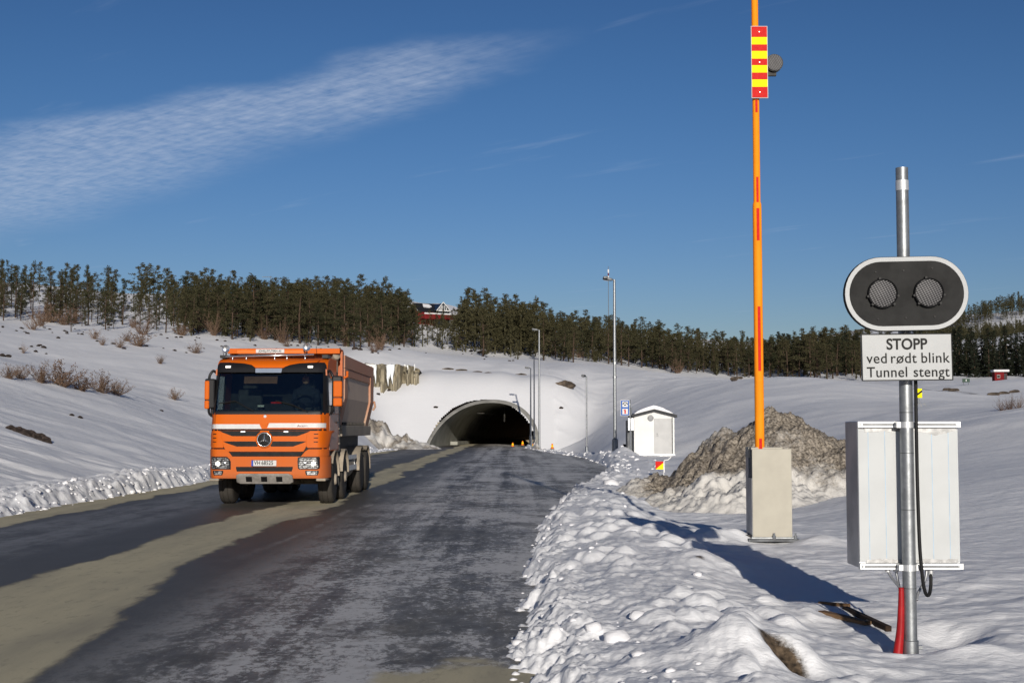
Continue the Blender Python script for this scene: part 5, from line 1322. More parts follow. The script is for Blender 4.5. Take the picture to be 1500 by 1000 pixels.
c1 = spline([(-.12, .12, Z0 - .02), (-.10, .09, Z0 - .07), (-.06, .02, Z0 - .14), (-.055, -.0, Z0 - .2)]); c2 = spline([(-.06, .12, Z0 - .02), (-.055, .09, Z0 - .1), (-.05, .03, Z0 - .19)]); c3 = spline([(.16, .12, Z0 - .02), (.14, .1, Z0 - .09), (.08, .06, Z0 - .17), (.06, .03, Z0 - .22)])
mb = MB(); mb.tube(c1, .010, 8); mb.tube(c2, .010, 8); mb.tube(c3, .010, 8); mb.build('grey_cable', M['alu_side'], sp_, smooth=2)
# red duct flaring into the snow, a shorter one behind the post
mb = MB(); P_ = spline([(-.062, -.01, zq(857)), (-.064, -.01, zq(880)), (-.072, -.01, zq(915)), (-.09, -.012, zq(945)), (-.105, -.014, -.04)], 6); n = len(P_); mb.tube(P_, [.018 + .022 * (k / (n - 1)) ** 1.3 for k in range(n)], 16); mb.build('red_duct', M['red_tube'], sp_, smooth=2)
MB().tube([(.055, .09, -.05), (.052, .08, zq(890)), (.05, .07, zq(880))], [.02, .018, .018], 12).build('red_duct', M['red_tube'], sp_, smooth=2)

# planks half buried next to the post
def plank(px0, py0, px1, py1, Y0, Y1, w, th, m_, label):
    a, b = at(px0, py0, Y0), at(px1, py1, Y1); a.z = tz(a.x, a.y) + .0; b.z = tz(b.x, b.y) + .02; d = b - a; L_ = d.length; c = (a + b) / 2
    o = MB().box(-L_/2, L_/2, -w/2, w/2, -th/2, th/2).build('plank', m_, bevel=.004); q = d.to_track_quat('X', 'Z'); o.rotation_mode = 'QUATERNION'; o.rotation_quaternion = q; o.location = c; tag(o, label, 'plank', 'planks half buried by the post')
plank(1203, 912, 1272, 925, 11.2, 10.75, .075, .03, M['timber'], 'light brown plank lying flat, left of the red duct')
plank(1200, 906, 1245, 909, 11.6, 11.4, .03, .03, M['timber'], 'thin reddish stick just above the light brown plank')
plank(1238, 906, 1302, 928, 11.35, 10.55, .05, .045, M['timber_dark'], 'dark brown wet plank end pointing at the red duct')
# ------------------------------------------------------------------ dump truck
def dusty(name, colr, rough=.4, coat=.3, dust=(.22, .185, .145), z0=.4, z1=1.9, amt=.8, base_amt=.04):
    # paint with road dust: thicker towards the wheels, in blotches
    m = bpy.data.materials.new(name); m.use_nodes = True; t = m.node_tree; L = t.links; b = t.nodes['Principled BSDF']
    b.inputs['Coat Weight'].default_value = coat; b.inputs['Coat Roughness'].default_value = .15
    b.inputs['Specular IOR Level'].default_value = .16; geo = N(t, 'ShaderNodeNewGeometry'); s = N(t, 'ShaderNodeSeparateXYZ'); L.new(geo.outputs['Position'], s.inputs[0])
    nz = N(t, 'ShaderNodeTexNoise', inp={'Scale': 2.2, 'Detail': 7, 'Roughness': .65}); L.new(geo.outputs['Position'], nz.inputs['Vector'])
    g = N(t, 'ShaderNodeMapRange', inp={'From Min': z0, 'From Max': z1, 'To Min': amt, 'To Max': base_amt}); L.new(s.outputs['Z'], g.inputs[0])
    g2 = N(t, 'ShaderNodeMapRange', inp={'From Min': .3, 'From Max': .7, 'To Min': .35, 'To Max': 1.25}); L.new(nz.outputs['Fac'], g2.inputs[0])
    mu = N(t, 'ShaderNodeMath', operation='MULTIPLY', use_clamp=True); L.new(g.outputs[0], mu.inputs[0]); L.new(g2.outputs[0], mu.inputs[1])
    mx = N(t, 'ShaderNodeMix', data_type='RGBA'); L.new(mu.outputs[0], mx.inputs[0]); mx.inputs[6].default_value = (*colr, 1); mx.inputs[7].default_value = (*dust, 1); L.new(mx.outputs[2], b.inputs['Base Color'])
    r = N(t, 'ShaderNodeMapRange', inp={'To Min': rough, 'To Max': .85}); L.new(mu.outputs[0], r.inputs[0]); L.new(r.outputs[0], b.inputs['Roughness'])
    return m
M['t_orange'] = dusty('orange_truck_paint', (.54, .102, .003), z0=.45, z1=1.35, amt=.34, base_amt=.0, rough=.55, coat=.0)
M['t_orange_side'] = dusty('dusty_orange_side_paint', (.50, .105, .015), z0=.9, z1=2.9, amt=1.0, base_amt=.35, dust=(.30, .22, .18))
M['t_body'] = dusty('dusty_tipper_paint', (.42, .16, .085), z0=1.4, z1=3.2, amt=.9, base_amt=.35, dust=(.42, .31, .23), coat=0, rough=.6)
M['t_plate'] = dusty('worn_tipper_plate', (.44, .33, .26), z0=1.4, z1=2.8, amt=.9, base_amt=.3, dust=(.62, .49, .37), coat=0, rough=.6)
M['t_black'] = mat('black_truck_trim', (.014, .014, .016), .35, noise=.3, scale=4)
M['t_slot'] = mat('dark_grille', (.008, .008, .009), .6, noise=.3)
M['t_chassis'] = dusty('dusty_chassis', (.03, .03, .03), z0=.2, z1=1.4, amt=.7, base_amt=.3, coat=0, rough=.7, dust=(.15, .125, .10))
M['t_mud'] = dusty('dusty_mudguard', (.10, .095, .085), z0=.2, z1=1.4, amt=.9, base_amt=.6, coat=0, rough=.7, dust=(.44, .37, .29))
M['t_white'] = mat('white_stripe', (.56,.56,.56), .4, noise=.08)
M['t_skid'] = mat('skid_plate', (.30, .28, .26), .5, metal=.4, noise=.35, scale=6)
M['t_chrome'] = mat('chrome', (.75, .76, .78), .18, metal=.9, noise=.1)
M['t_lamp'] = mat('lamp_reflector', (.36, .37, .38), .35, metal=.4, col2=(.06, .06, .065), scale=26, lo=.46, hi=.54)
M['t_beam'] = mat('lit_headlamp', (.9, .9, .85), .3, emit=(1, .93, .75), estr=3.5, noise=.05)
M['t_marker'] = mat('lit_marker', (.9, .9, .9), .3, emit=(1, .95, .85), estr=1.2, noise=.05)
M['t_amber'] = mat('amber_beacon', (.75, .16, .01), .25, noise=.2, scale=20, coat=.5)
M['t_glass'] = glass_mat('windscreen_glass', (.62, .68, .66), .055)
M['t_tyre'] = dusty('dusty_tyre', (.018, .018, .018), z0=.0, z1=1.2, amt=.35, base_amt=.25, coat=0, rough=.8, dust=(.14, .12, .10))
M['t_rim'] = dusty('dusty_rim', (.13, .12, .11), z0=.0, z1=1.3, amt=.9, base_amt=.6, coat=0, rough=.6, dust=(.40, .34, .27))
M['t_inner'] = mat('dark_interior', (.03, .03, .032), .8, noise=.3)
M['t_seat'] = mat('seat_fabric', (.06, .06, .065), .9, noise=.3)
M['t_plate_w'] = mat('number_plate_white', (.55, .55, .55), .4, noise=.05)
M['t_blue'] = mat('plate_blue', (.02, .06, .35), .4, noise=.05)
M['skin'] = mat('skin', (.45, .26, .19), .6, noise=.1)
M['jacket'] = mat('dark_jacket', (.03, .035, .05), .9, noise=.3)

TKX, TKY = -5.05, 28.2
tk = thing('dump_truck', 'orange four-axle dump truck with lit headlights and dusty tipper body driving on the road', 'truck', (TKX, TKY, 0))
def yb(z): return float(np.interp(z, [.5, .62, 1.2, 1.55, 1.93, 2.83, 2.95, 3.03, 3.10, 3.14], [.10, .02, .0, .03, .10, .40, .45, .56, .85, 1.3]))
def yf(x, z): return yb(z) + .05 * (x / 1.2) ** 2 + .34 * max(0.0, (abs(x) - .99) / .25) ** 3
def panel(mb, rws, off, th, nx=14):
    # rows (z, xl, xr): a skin that follows the curve of the cab front, standing off it by "off"
    vs, fs = [], []; m = len(rws); w = nx + 1
    for z, a, b in rws:
        for k in range(w): x = a + (b - a) * k / nx; vs.append((x, yf(x, z) - off, z))
    for z, a, b in rws:
        for k in range(w): x = a + (b - a) * k / nx; vs.append((x, yf(x, z) - off + th, z))
    B = m * w
    for i in range(m - 1):
        for k in range(nx):
            q = (i*w+k, i*w+k+1, (i+1)*w+k+1, (i+1)*w+k); fs.append(q); fs.append(tuple(B + j for j in q)[::-1])
    for k in range(nx): fs += [(k, k+1, B+k+1, B+k), ((m-1)*w+k, (m-1)*w+k+1, B+(m-1)*w+k+1, B+(m-1)*w+k)]
    for i in range(m - 1): fs += [(i*w, (i+1)*w, B+(i+1)*w, B+i*w), (i*w+nx, (i+1)*w+nx, B+(i+1)*w+nx, B+i*w+nx)]
    return mb.add(vs, fs)
def P1(name, rws, off, th, m_, parent=tk, nx=14, bevel=0.0):
    o = panel(MB(), rws, off, th, nx).build(name, m_, parent, smooth=True, bevel=bevel); return o
def zx(x): return (x - 430) * .003666
def zy(y): return 3.546 - .003666 * y
def shell(name, zs, hw, yback, m_, off=0.0, parent=tk):
    xs = np.linspace(-hw, hw, 29); vs = []; n = len(xs) + 2
    for z in zs:
        for x in xs: vs.append((x, yf(x, z) - off, z))
        vs += [(hw, yback, z), (-hw, yback, z)]
    fs = [(i*n+k, i*n+(k+1) % n, (i+1)*n+(k+1) % n, (i+1)*n+k) for i in range(len(zs)-1) for k in range(n)]
    fs += [tuple(range(n))[::-1], tuple(range((len(zs)-1)*n, len(zs)*n))]
    return MB().add(vs, fs).build(name, m_, parent, smooth=True)
cabm = shell('cab', [1.14, 1.3, 1.5, 1.7, 1.9, 1.935], 1.215, 2.05, M['t_orange'])
shell('cab_roof', [2.84, 2.88, 2.95, 3.0, 3.04, 3.08, 3.115], 1.16, 2.05, M['t_orange'])
MB().box(-1.19, 1.19, 2.0, 2.05, 1.93, 2.85).build('cab_back_wall', M['t_inner'], tk)
for s in (-1, 1):
    sd_ = MB()
    xa, xb = s * 1.195, s * 1.165
    def side(z): return s * (1.215 - .05 * (z - 1.93) / .9)
    # door frame round the side window
    def quad(y0, y1, z0, z1, mb):
        for za, zb2 in ((z0, z1),):
            a, b = side(za), side(zb2); i_ = -.03 * s
            mb.add([(a, y0, za), (a, y1, za), (b, y1, zb2), (b, y0, zb2), (a+i_, y0, za), (a+i_, y1, za), (b+i_, y1, zb2), (b+i_, y0, zb2)], [(0,1,2,3),(4,5,6,7),(0,1,5,4),(1,2,6,5),(2,3,7,6),(3,0,4,7)])
    quad(1.42, 2.05, 1.93, 2.85, sd_); quad(.45, 1.42, 2.72, 2.85, sd_)
    dp = sd_.build('cab_side', M['t_orange_side'], tk)
    mb = MB(); quad(.52, .60, 1.93, 2.72, mb); quad(.60, 1.42, 1.93, 1.97, mb); quad(1.36, 1.42, 1.97, 2.72, mb); mb.build('window_frame', M['t_black'], tk)
    mb = MB(); a, b = side(1.97) - .012 * s, side(2.72) - .012 * s; mb.add([(a, .60, 1.97), (a, 1.36, 1.97), (b, 1.36, 2.72), (b, .60, 2.72)], [(0,1,2,3)]); mb.build('side_window', M['t_glass'], tk)
    # side skin of the door, dusty, with sill, seam, handle and steps
    dr = MB().box(min(s*1.212, s*1.222), max(s*1.212, s*1.222), .55, 1.95, 1.16, 1.92).build('door', M['t_orange_side'], tk)
    MB().box(min(s*1.222, s*1.25), max(s*1.222, s*1.25), 1.62, 1.82, 1.72, 1.76).build('door_handle', M['t_black'], dr, bevel=.006)
    mb = MB()
    for z in (.55, .85): mb.box(min(s*.95, s*1.2), max(s*.95, s*1.2), .42, .82, z, z + .06)
    mb.box(min(s*1.0, s*1.2), max(s*1.0, s*1.2), .4, .86, .52, 1.15); mb.build('step', M['t_chassis'], tk, bevel=.01)
    # a pillar
    mb = MB(); pr = []
    for z in (1.93, 2.2, 2.5, 2.85):
        x0_ = s * (1.13 - .045 * (z - 1.93) / .9); x1_ = side(z); pr.append((z, min(x0_, x1_), max(x0_, x1_)))
    panel(mb, pr, .006, .12, 5).build('windscreen_pillar', M['t_black'], tk, smooth=True)
# windscreen and its black surround
gw = lambda z: 1.145 - .045 * (z - 1.93) / .9
P1('windscreen', [(z, -gw(z), gw(z)) for z in np.linspace(1.95, 2.80, 9)], .004, .008, M['t_glass'], nx=26)
P1('windscreen_sill', [(1.90, -1.17, 1.17), (1.935, -1.18, 1.18), (1.965, -1.16, 1.16)], .014, .05, M['t_black'], nx=24)
MB().box(-1.14, 1.14, .32, .95, 1.94, 2.0).build('dashboard', M['t_inner'], tk, bevel=.02)
for x in (-.62, .62):
    st = MB().box(x - .26, x + .26, 1.35, 1.5, 1.6, 2.45).build('seat', M['t_seat'], tk, bevel=.05); MB().box(x - .16, x + .16, 1.36, 1.48, 2.46, 2.68).build('headrest', M['t_seat'], st, bevel=.04); MB().box(x - .26, x + .26, .95, 1.4, 1.94, 2.06).build('seat_cushion', M['t_seat'], st, bevel=.04)
mb = MB(); c_ = Vector((.62, .86, 2.13)); ring = []
for k in range(25): a = 2 * math.pi * k / 24; ring.append(c_ + Vector((.22 * math.cos(a), .10 * math.sin(a), .19 * math.sin(a))))
mb.tube(ring, .017, 6, caps=False); mb.tube([c_, c_ + Vector((0, -.12, -.2))], .035, 6); mb.tube([c_ + Vector((-.2, 0, 0)), c_ + Vector((.2, 0, 0))], .02, 5); mb.build('steering_wheel', M['t_black'], tk, smooth=2)
P1('rolled_blind', [(2.55, zx(275), zx(465)), (2.70, zx(275), zx(465))], -.10, .02, mat('pale_blind', (.20, .10, .07), .9, noise=.2)).location = (0, 0, 0)
MB().box(zx(355), zx(392), .40, .41, 2.06, 2.10).build('paper_note', M['t_white'], tk)
MB().box(zx(430), zx(490), .42, .46, 2.13, 2.165).build('red_cloth', M['red_refl'], tk)
# wipers
mb = MB()
for (a, b) in (((145, 388), (240, 372)), ((240, 372), (352, 432)), ((470, 372), (560, 392)), ((560, 392), (655, 435))):
    pa = (zx(a[0]), yf(zx(a[0]), zy(a[1])) - .035, zy(a[1])); pb_ = (zx(b[0]), yf(zx(b[0]), zy(b[1])) - .035, zy(b[1])); mb.tube([pa, pb_], .012, 5)
mb.build('wiper', M['t_black'], tk)
# sun visor and roof front
vb = lambda: None
P1('sun_visor', [(2.78, -1.13, 1.13), (2.86, -1.15, 1.15), (2.94, -1.14, 1.14), (2.995, -1.10, 1.10)], .055, .10, M['t_black'], nx=24, bevel=.008)
P1('roof_front', [(2.875, zx(342), zx(500)), (2.90, zx(335), zx(512)), (2.94, zx(318), zx(540)), (2.975, zx(270), zx(590)), (2.995, zx(185), zx(690)), (3.03, zx(178), zx(700)), (3.06, zx(185), zx(700))], .066, .08, M['t_orange'], nx=20)
P1('roof_plate', [(zy(211), zx(345), zx(492)), (zy(186), zx(343), zx(496))], .072, .02, mat('sky_tint_plate', (.42, .48, .58), .15, metal=.5, noise=.1))  # pale blue is the sky's reflection put into the plate's colour
for x in (185, 655): P1('marker_lamp', [(zy(182), zx(x - 14), zx(x + 14)), (zy(171), zx(x - 14), zx(x + 14))], .075, .02, M['t_marker'], nx=3)
# front mask
P1('front_flap', [(z, -a, a) for z, a in ((1.60, 1.18), (1.70, 1.185), (1.80, 1.185), (1.90, 1.175))], .012, .06, M['t_orange'], nx=24)
P1('white_stripe_left', [(zy(530), -1.185, zx(398)), (zy(504), -1.185, zx(385))], .018, .012, M['t_white']).name = 'white_stripe'
P1('white_stripe', [(zy(524), zx(430), 1.185), (zy(498), zx(440), 1.185)], .018, .012, M['t_white'])
P1('flap_shadow_gap', [(zy(538), -1.16, 1.16), (zy(531), -1.17, 1.17)], .016, .02, M['t_slot']).name = 'gap_shade'  # dark strip stands for the shade in the gap under the flap
text_obj('script_badge', 'Actros', .062, M['red_paint'], tk, (zx(632), yf(zx(632), zy(514)) - .021, zy(514)), rot=(R(86), 0, R(6)), sx=1.5)
tri = MB(); tri.prism([(zx(398), zy(500)), (zx(435), zy(497)), (zx(418), zy(532))], yf(0, 1.65) - .024, yf(0, 1.65) - .01).build('flap_badge', M['t_orange'], tk)
MB().lathe([(yf(0, 1.86) - .02, .03), (yf(0, 1.86), .04)], (zx(415), 0, zy(460)), 'y', 14).build('flap_lock', M['t_chrome'], tk)
# grille mask
P1('mask_backing', [(1.02, -1.19, 1.19), (1.2, -1.2, 1.2), (1.4, -1.2, 1.2), (1.60, -1.19, 1.19)], .006, .05, M['t_slot'], nx=24)
gtop, gbot = zy(540), zy(658)
gx = lambda z: (np.interp(z, [gbot, zy(640), gtop], [zx(205), zx(190), zx(160)]), np.interp(z, [gbot, zy(640), gtop], [zx(635), zx(648), zx(675)]))
P1('grille', [(z, *gx(z)) for z in (gbot, zy(650), zy(630), zy(600), zy(570), gtop)], .03, .06, M['t_orange'], nx=20, bevel=.006)
for ya_, yb2, xa1, xa2, xb1, xb2 in ((541, 571, 160, 235, 675, 600), (600, 629, 183, 262, 652, 578)):
    ym = ya_ + 9
    for (x0_, x1_, x2_, x3_) in ((xa1, 392, xa2, 378), (442, xb1, 456, xb2)):
        P1('grille_slot', [(zy(yb2), zx(min(x2_, x3_) if x0_ < 300 else x2_), zx(max(x2_, x3_) if x0_ < 300 else x3_)), (zy(ym), zx(x0_ + 18 if x0_ < 300 else x0_), zx(x1_ if x0_ < 300 else x1_ - 18)), (zy(ya_), zx(x0_), zx(x1_))], .036, .03, M['t_slot'], nx=10)
for x in (295, 537): P1('grille_lamp', [(zy(549), zx(x - 12), zx(x + 12)), (zy(543), zx(x - 12), zx(x + 12))], .042, .02, M['t_marker'], nx=3)
P1('lower_slot', [(zy(684), zx(230), zx(610)), (zy(672), zx(205), zx(630)), (zy(662), zx(190), zx(648))], .022, .03, M['t_slot'])
for x0_, x1_, s in ((97, 186, -1), (652, 762, 1)):
    P1('corner_panel', [(zy(637), zx(x0_ + 8), zx(x1_)), (zy(628), zx(x0_), zx(x1_ + (0 if s < 0 else 4))), (zy(560), zx(x0_), zx(x1_ - (12 if s < 0 else -12))), (zy(541), zx(x0_ + 8), zx(x1_ - (26 if s < 0 else -24)))], .035, .06, M['t_orange'], nx=12, bevel=.01)
    for k in range(3): P1('corner_vent', [(zy(606 - k * 22), zx(x0_ + (26 if s < 0 else 42)), zx(x0_ + (48 if s < 0 else 64))), (zy(601 - k * 22), zx(x0_ + (22 if s < 0 else 40)), zx(x0_ + (46 if s < 0 else 66)))], .039, .02, M['t_slot'], nx=3)
# star emblem
em = bpy.data.objects.new('emblem', None)
ec = (zx(417), yf(0, zy(590)) - .05, zy(590))
eb = MB().lathe([(.02, .165), (-.005, .165), (-.012, .15), (-.012, .001)], (0, 0, 0), 'y', 40).build('emblem', M['t_slot'], tk, smooth=True, loc=ec)
mb = MB(); rg_ = [(.139 * math.cos(2*math.pi*k/40), -.018, .139 * math.sin(2*math.pi*k/40)) for k in range(41)]; mb.tube(rg_, .0105, 6, caps=False); mb.build('star_ring', M['t_chrome'], eb, smooth=2)
mb = MB(); rg_ = [(.165 * math.cos(2*math.pi*k/40), -.008, .165 * math.sin(2*math.pi*k/40)) for k in range(41)]; mb.tube(rg_, .012, 6, caps=False); mb.build('emblem_rim', M['t_orange'], eb, smooth=2)
mb = MB()
for k in range(3):
    a = R(90 + 120 * k); d_ = (math.cos(a), math.sin(a)); nrm = (-d_[1], d_[0])
    tip = (d_[0]*.138, d_[1]*.138); l_ = (nrm[0]*.020 - d_[0]*.008, nrm[1]*.020 - d_[1]*.008); r_ = (-nrm[0]*.020 - d_[0]*.008, -nrm[1]*.020 - d_[1]*.008)
    mb.add([(tip[0], -.018, tip[1]), (l_[0], -.016, l_[1]), (0, -.034, 0), (r_[0], -.016, r_[1])], [(0,1,2),(0,2,3),(0,1,3)])
mb.build('star', M['t_chrome'], eb)
# bumper
shell('bumper', [.585, .62, .70, .90, 1.00, 1.035], 1.225, .80, M['t_orange'], off=.045)
for s in (-1, 1): P1('bumper_horn', [(z, *sorted((s * xi, s * 1.235))) for z, xi in ((1.03, .70), (1.08, .74), (1.14, .79), (1.185, .86))], .045, .10, M['t_orange'], bevel=.012)
for x0_, x1_, s in ((110, 230, -1), (604, 728, 1)):
    q0, q1 = zx(x0_), zx(x1_)
    hl = P1('headlight', [(zy(757), q0 + .04, q1 - (0.0 if s < 0 else .05)), (zy(750), q0 + .01, q1), (zy(712), q0, q1), (zy(690), q0 + .01, q1 - (.06 if s < 0 else 0)), (zy(686), q0 + (.06 if s > 0 else .02), q1 - (.09 if s < 0 else .02))], .055, .06, M['t_black'], nx=10)
    P1('lamp_reflector', [(zy(752), q0 + .05, q1 - .05), (zy(745), q0 + .03, q1 - .03), (zy(700), q0 + .03, q1 - .05), (zy(693), q0 + .06, q1 - .08)], .062, .05, M['t_lamp'], parent=hl, nx=10)
    xc = (q0 + q1) / 2 + (-.035 if s < 0 else .09); y_ = yf(xc, zy(722)) - .07
    MB().lathe([(0, .002), (.008, .045), (.02, .066)], (xc, y_, zy(724)), 'y', 20).build('lit_bulb', M['t_beam'], hl, smooth=True)
    xc2 = (q0 + q1) / 2 + (.10 if s < 0 else -.07); y_ = yf(xc2, zy(722)) - .066
    MB().lathe([(0, .002), (.008, .045), (.02, .06)], (xc2, y_, zy(722)), 'y', 20).build('lens', M['t_chrome'], hl, smooth=True)
    mb = MB()
    for k in range(5): zz_ = zy(698 + k * 12); panel(mb, [(zz_ - .004, q0 + .02, q1 - .02), (zz_ + .004, q0 + .02, q1 - .02)], .085, .008, 8)
    mb.build('lamp_guard', M['t_black'], hl)
    f0, f1 = (127, 187) if s < 0 else (648, 722)
    fl = P1('fog_lamp', [(zy(790), zx(f0) + .02, zx(f1) - .02), (zy(776), zx(f0), zx(f1)), (zy(764), zx(f0), zx(f1))], .052, .05, M['t_black'], nx=6)
    P1('lens', [(zy(787), zx(f0) + .04, zx(f1) - .04), (zy(768), zx(f0) + .03, zx(f1) - .03)], .058, .02, M['t_lamp'], parent=fl, nx=6)
P1('bumper_slot', [(zy(768), zx(265), zx(572)), (zy(752), zx(260), zx(578)), (zy(742), zx(260), zx(578))], .055, .03, M['t_slot'])
sk = P1('skid_plate', [(zy(838), zx(285), zx(560)), (zy(828), zx(262), zx(580)), (zy(790), zx(262), zx(578)), (zy(780), zx(280), zx(555))], .10, .12, M['t_skid'], nx=16, bevel=.012)
for x in (334, 419, 504): P1('skid_hole', [(zy(826), zx(x - 17), zx(x + 17)), (zy(797), zx(x - 17), zx(x + 17))], .104, .02, M['t_slot'], parent=sk, nx=3)
for x, s in ((135, -1), (735, 1)): MB().box(zx(x) - .10, zx(x) + .10, .0, .5, .53, .585).build('bumper_foot', M['t_mud'], tk, bevel=.02)
# number plate
npl = MB().box(-(487-347)*.001833, (487-347)*.001833, 0, .012, -.062, .062).build('number_plate', M['t_plate_w'], tk, bevel=.004); npl.location = (zx(417), yf(0, zy(722)) - .066, zy(722))
MB().box(-.256, -.215, -.002, 0, -.058, .058).build('plate_blue_band', M['t_blue'], npl)
for tx_, wd in ((-.135, 'VH'), (.072, '68525')): text_obj('plate_text', wd, .118, M['sign_black'], npl, (tx_, -.002, .003), bold=.002, sx=.80, spacing=1.05)
mb = MB(); mb.box(-.257, .257, -.001, .004, .058, .064); mb.box(-.257, .257, -.001, .004, -.064, -.058); mb.build('plate_frame', M['t_black'], npl)
# mirrors
for s, x0_, x1_, z0_, z1_ in ((-1, 55, 112, 415, 245), (1, 780, 838, 400, 228)):
    xa_, xb_ = zx(x0_), zx(x1_)
    mr_ = MB().box(xa_, xb_, .34, .52, zy(z0_), zy(z1_)).build('mirror', M['t_black'], tk, bevel=.03)
    oa, ob = (xa_, xa_ + .10) if s < 0 else (xa_ + .03, xb_ + .003)
    MB().box(oa, ob, .315, .45, zy(z0_ - 50), zy(z1_ + (12 if s < 0 else 30))).build('mirror_cap', M['t_orange'], mr_, bevel=.025)
    MB().box(oa, ob, .315, .45, zy(z0_ + 2), zy(z0_ - 46)).build('lower_mirror_cap', M['t_orange'], mr_, bevel=.025)
    MB().tube(spline([(s*1.16, .5, zy(212)), (s*1.22, .45, zy(200)), (s*1.28, .42, zy(222)), (s*1.30, .42, zy(250))]), .028, 8).build('upper_arm', M['t_black'], mr_, smooth=2)
    MB().tube(spline([(s*1.30, .42, zy(z0_ - 8)), (s*1.29, .44, zy(z0_ + 28)), (s*1.21, .5, zy(z0_ + 48))]), .028, 8).build('lower_arm', M['t_black'], mr_, smooth=2)
    MB().box(*sorted((s*1.19, s*1.27)), .45, .6, zy(450), zy(395)).build('kerb_mirror', M['t_black'], tk, bevel=.02)
# roof kit
YR = .95
def zr(y_): return 1.6 + (628 - (490 + .26 * y_)) * (TKY + YR) / F
def xr(x_): return (280 + .26 * x_ - 750) * (TKY + YR) / F - TKX
lb = MB().box(xr(253), xr(640), YR, YR + .28, zr(108), zr(84)).build('light_bar', M['t_amber'], tk, bevel=.015)
sgn_ = MB().box(xr(364), xr(524), YR - .03, YR, zr(104), zr(82)).build('roof_sign', M['t_plate_w'], lb, bevel=.004)
text_obj('sign_text', 'JOHS.J.SYLTERN AS', .062, M['sign_black'], lb, ((xr(364) + xr(524)) / 2, YR - .032, (zr(104) + zr(82)) / 2), bold=.0015, sx=.93)
MB().box(xr(262), xr(632), YR + .02, YR + .24, zr(113), zr(108)).build('bar_base', M['t_black'], lb)
mb = MB(); mb.tube([(xr(205), YR - .25, zr(128)), (xr(700), YR - .25, zr(116))], .022, 8); 
for x in (245, 322, 480, 548, 650): mb.tube([(xr(x), YR - .25, zr(122)), (xr(x), YR - .22, zr(122) - .16)], .014, 6)
mb.build('roof_rail', M['t_chrome'], tk, smooth=2)
for x, y_ in ((205, 85), (658, 75)):
    l = MB().lathe([(.0, .075), (-.03, .085), (-.035, .075), (-.02, .05), (-.015, .001)], (xr(x), YR - .2, zr(y_)), 'y', 24).build('roof_spotlight', M['t_chrome'], tk, smooth=True)
    MB().lathe([(.0, .076), (.06, .05), (.08, .001)], (xr(x), YR - .2, zr(y_)), 'y', 20).build('lamp_shell', M['t_black'], l, smooth=True)
    mb = MB(); mb.tube([(xr(x), YR - .18, zr(y_) - .06), (xr(x), YR - .2, zr(y_) - .22)], .014, 6); mb.build('lamp_stalk', M['t_black'], l)
mb = MB(); 
for x, h_ in ((183, .16), (708, .28)): mb.tube([(xr(x), YR, zr(140)), (xr(x) - .02, YR, zr(140) + h_)], .005, 4)
mb.build('aerial', M['t_black'], tk)
mb = MB(); mb.box(1.02, 1.14, .75, 1.2, 3.10, 3.17); mb.box(-1.14, -1.0, .7, 1.1, 3.10, 3.16); mb.build('roof_bracket', M['t_black'], tk)
# air intake elbow and stack behind the cab
MB().tube(spline([(1.08, 2.22, 1.6), (1.08, 2.22, 2.6), (1.08, 2.22, 3.0), (1.10, 2.18, 3.14), (1.16, 2.05, 3.22)]), .085, 14).build('intake_pipe', M['t_mud'], tk, smooth=2)
# chassis
mb = MB()
for s in (-1, 1): mb.box(*sorted((s*.36, s*.45)), .5, 9.0, .78, 1.06)
for y in (1.0, 2.6, 4.4, 5.9, 7.4, 8.8): mb.box(-.36, .36, y - .06, y + .06, .80, 1.04)
mb.build('chassis_frame', M['t_chassis'], tk)
MB().box(-.88, .88, 2.75, 8.85, 1.10, 1.425).build('subframe', M['t_slot'], tk)
MB().box(-.5, .5, .55, 2.0, .45, 1.15).build('engine_block', M['t_chassis'], tk, bevel=.05)
mb = MB()
axY = [1.50, 3.25, 6.65, 8.05]
for y in axY: mb.tube([(-1.0, y, .50), (1.0, y, .50)], .09, 8); mb.box(-.55, .55, y - .12, y + .12, .42, .6)
mb.build('axle', M['t_chassis'], tk)
MB().lathe([(3.98, .30), (4.0, .33), (5.35, .33), (5.37, .30)], (.86, 0, .72), 'y', 24).build('fuel_tank', M['t_mud'], tk, smooth=True)
MB().box(-1.18, -.6, 4.05, 5.3, .45, 1.02).build('battery_box', M['t_mud'], tk, bevel=.04)
for s in (-1, 1):
    mb = MB(); mb.box(*sorted((s*1.17, s*1.20)), 3.95, 5.75, .62, .74); mb.box(*sorted((s*1.17, s*1.20)), 3.95, 5.75, .88, .98)
    for y in (4.1, 5.6): mb.box(*sorted((s*.5, s*1.17)), y - .03, y + .03, .65, .95)
    mb.build('side_guard', M['alu'], tk)
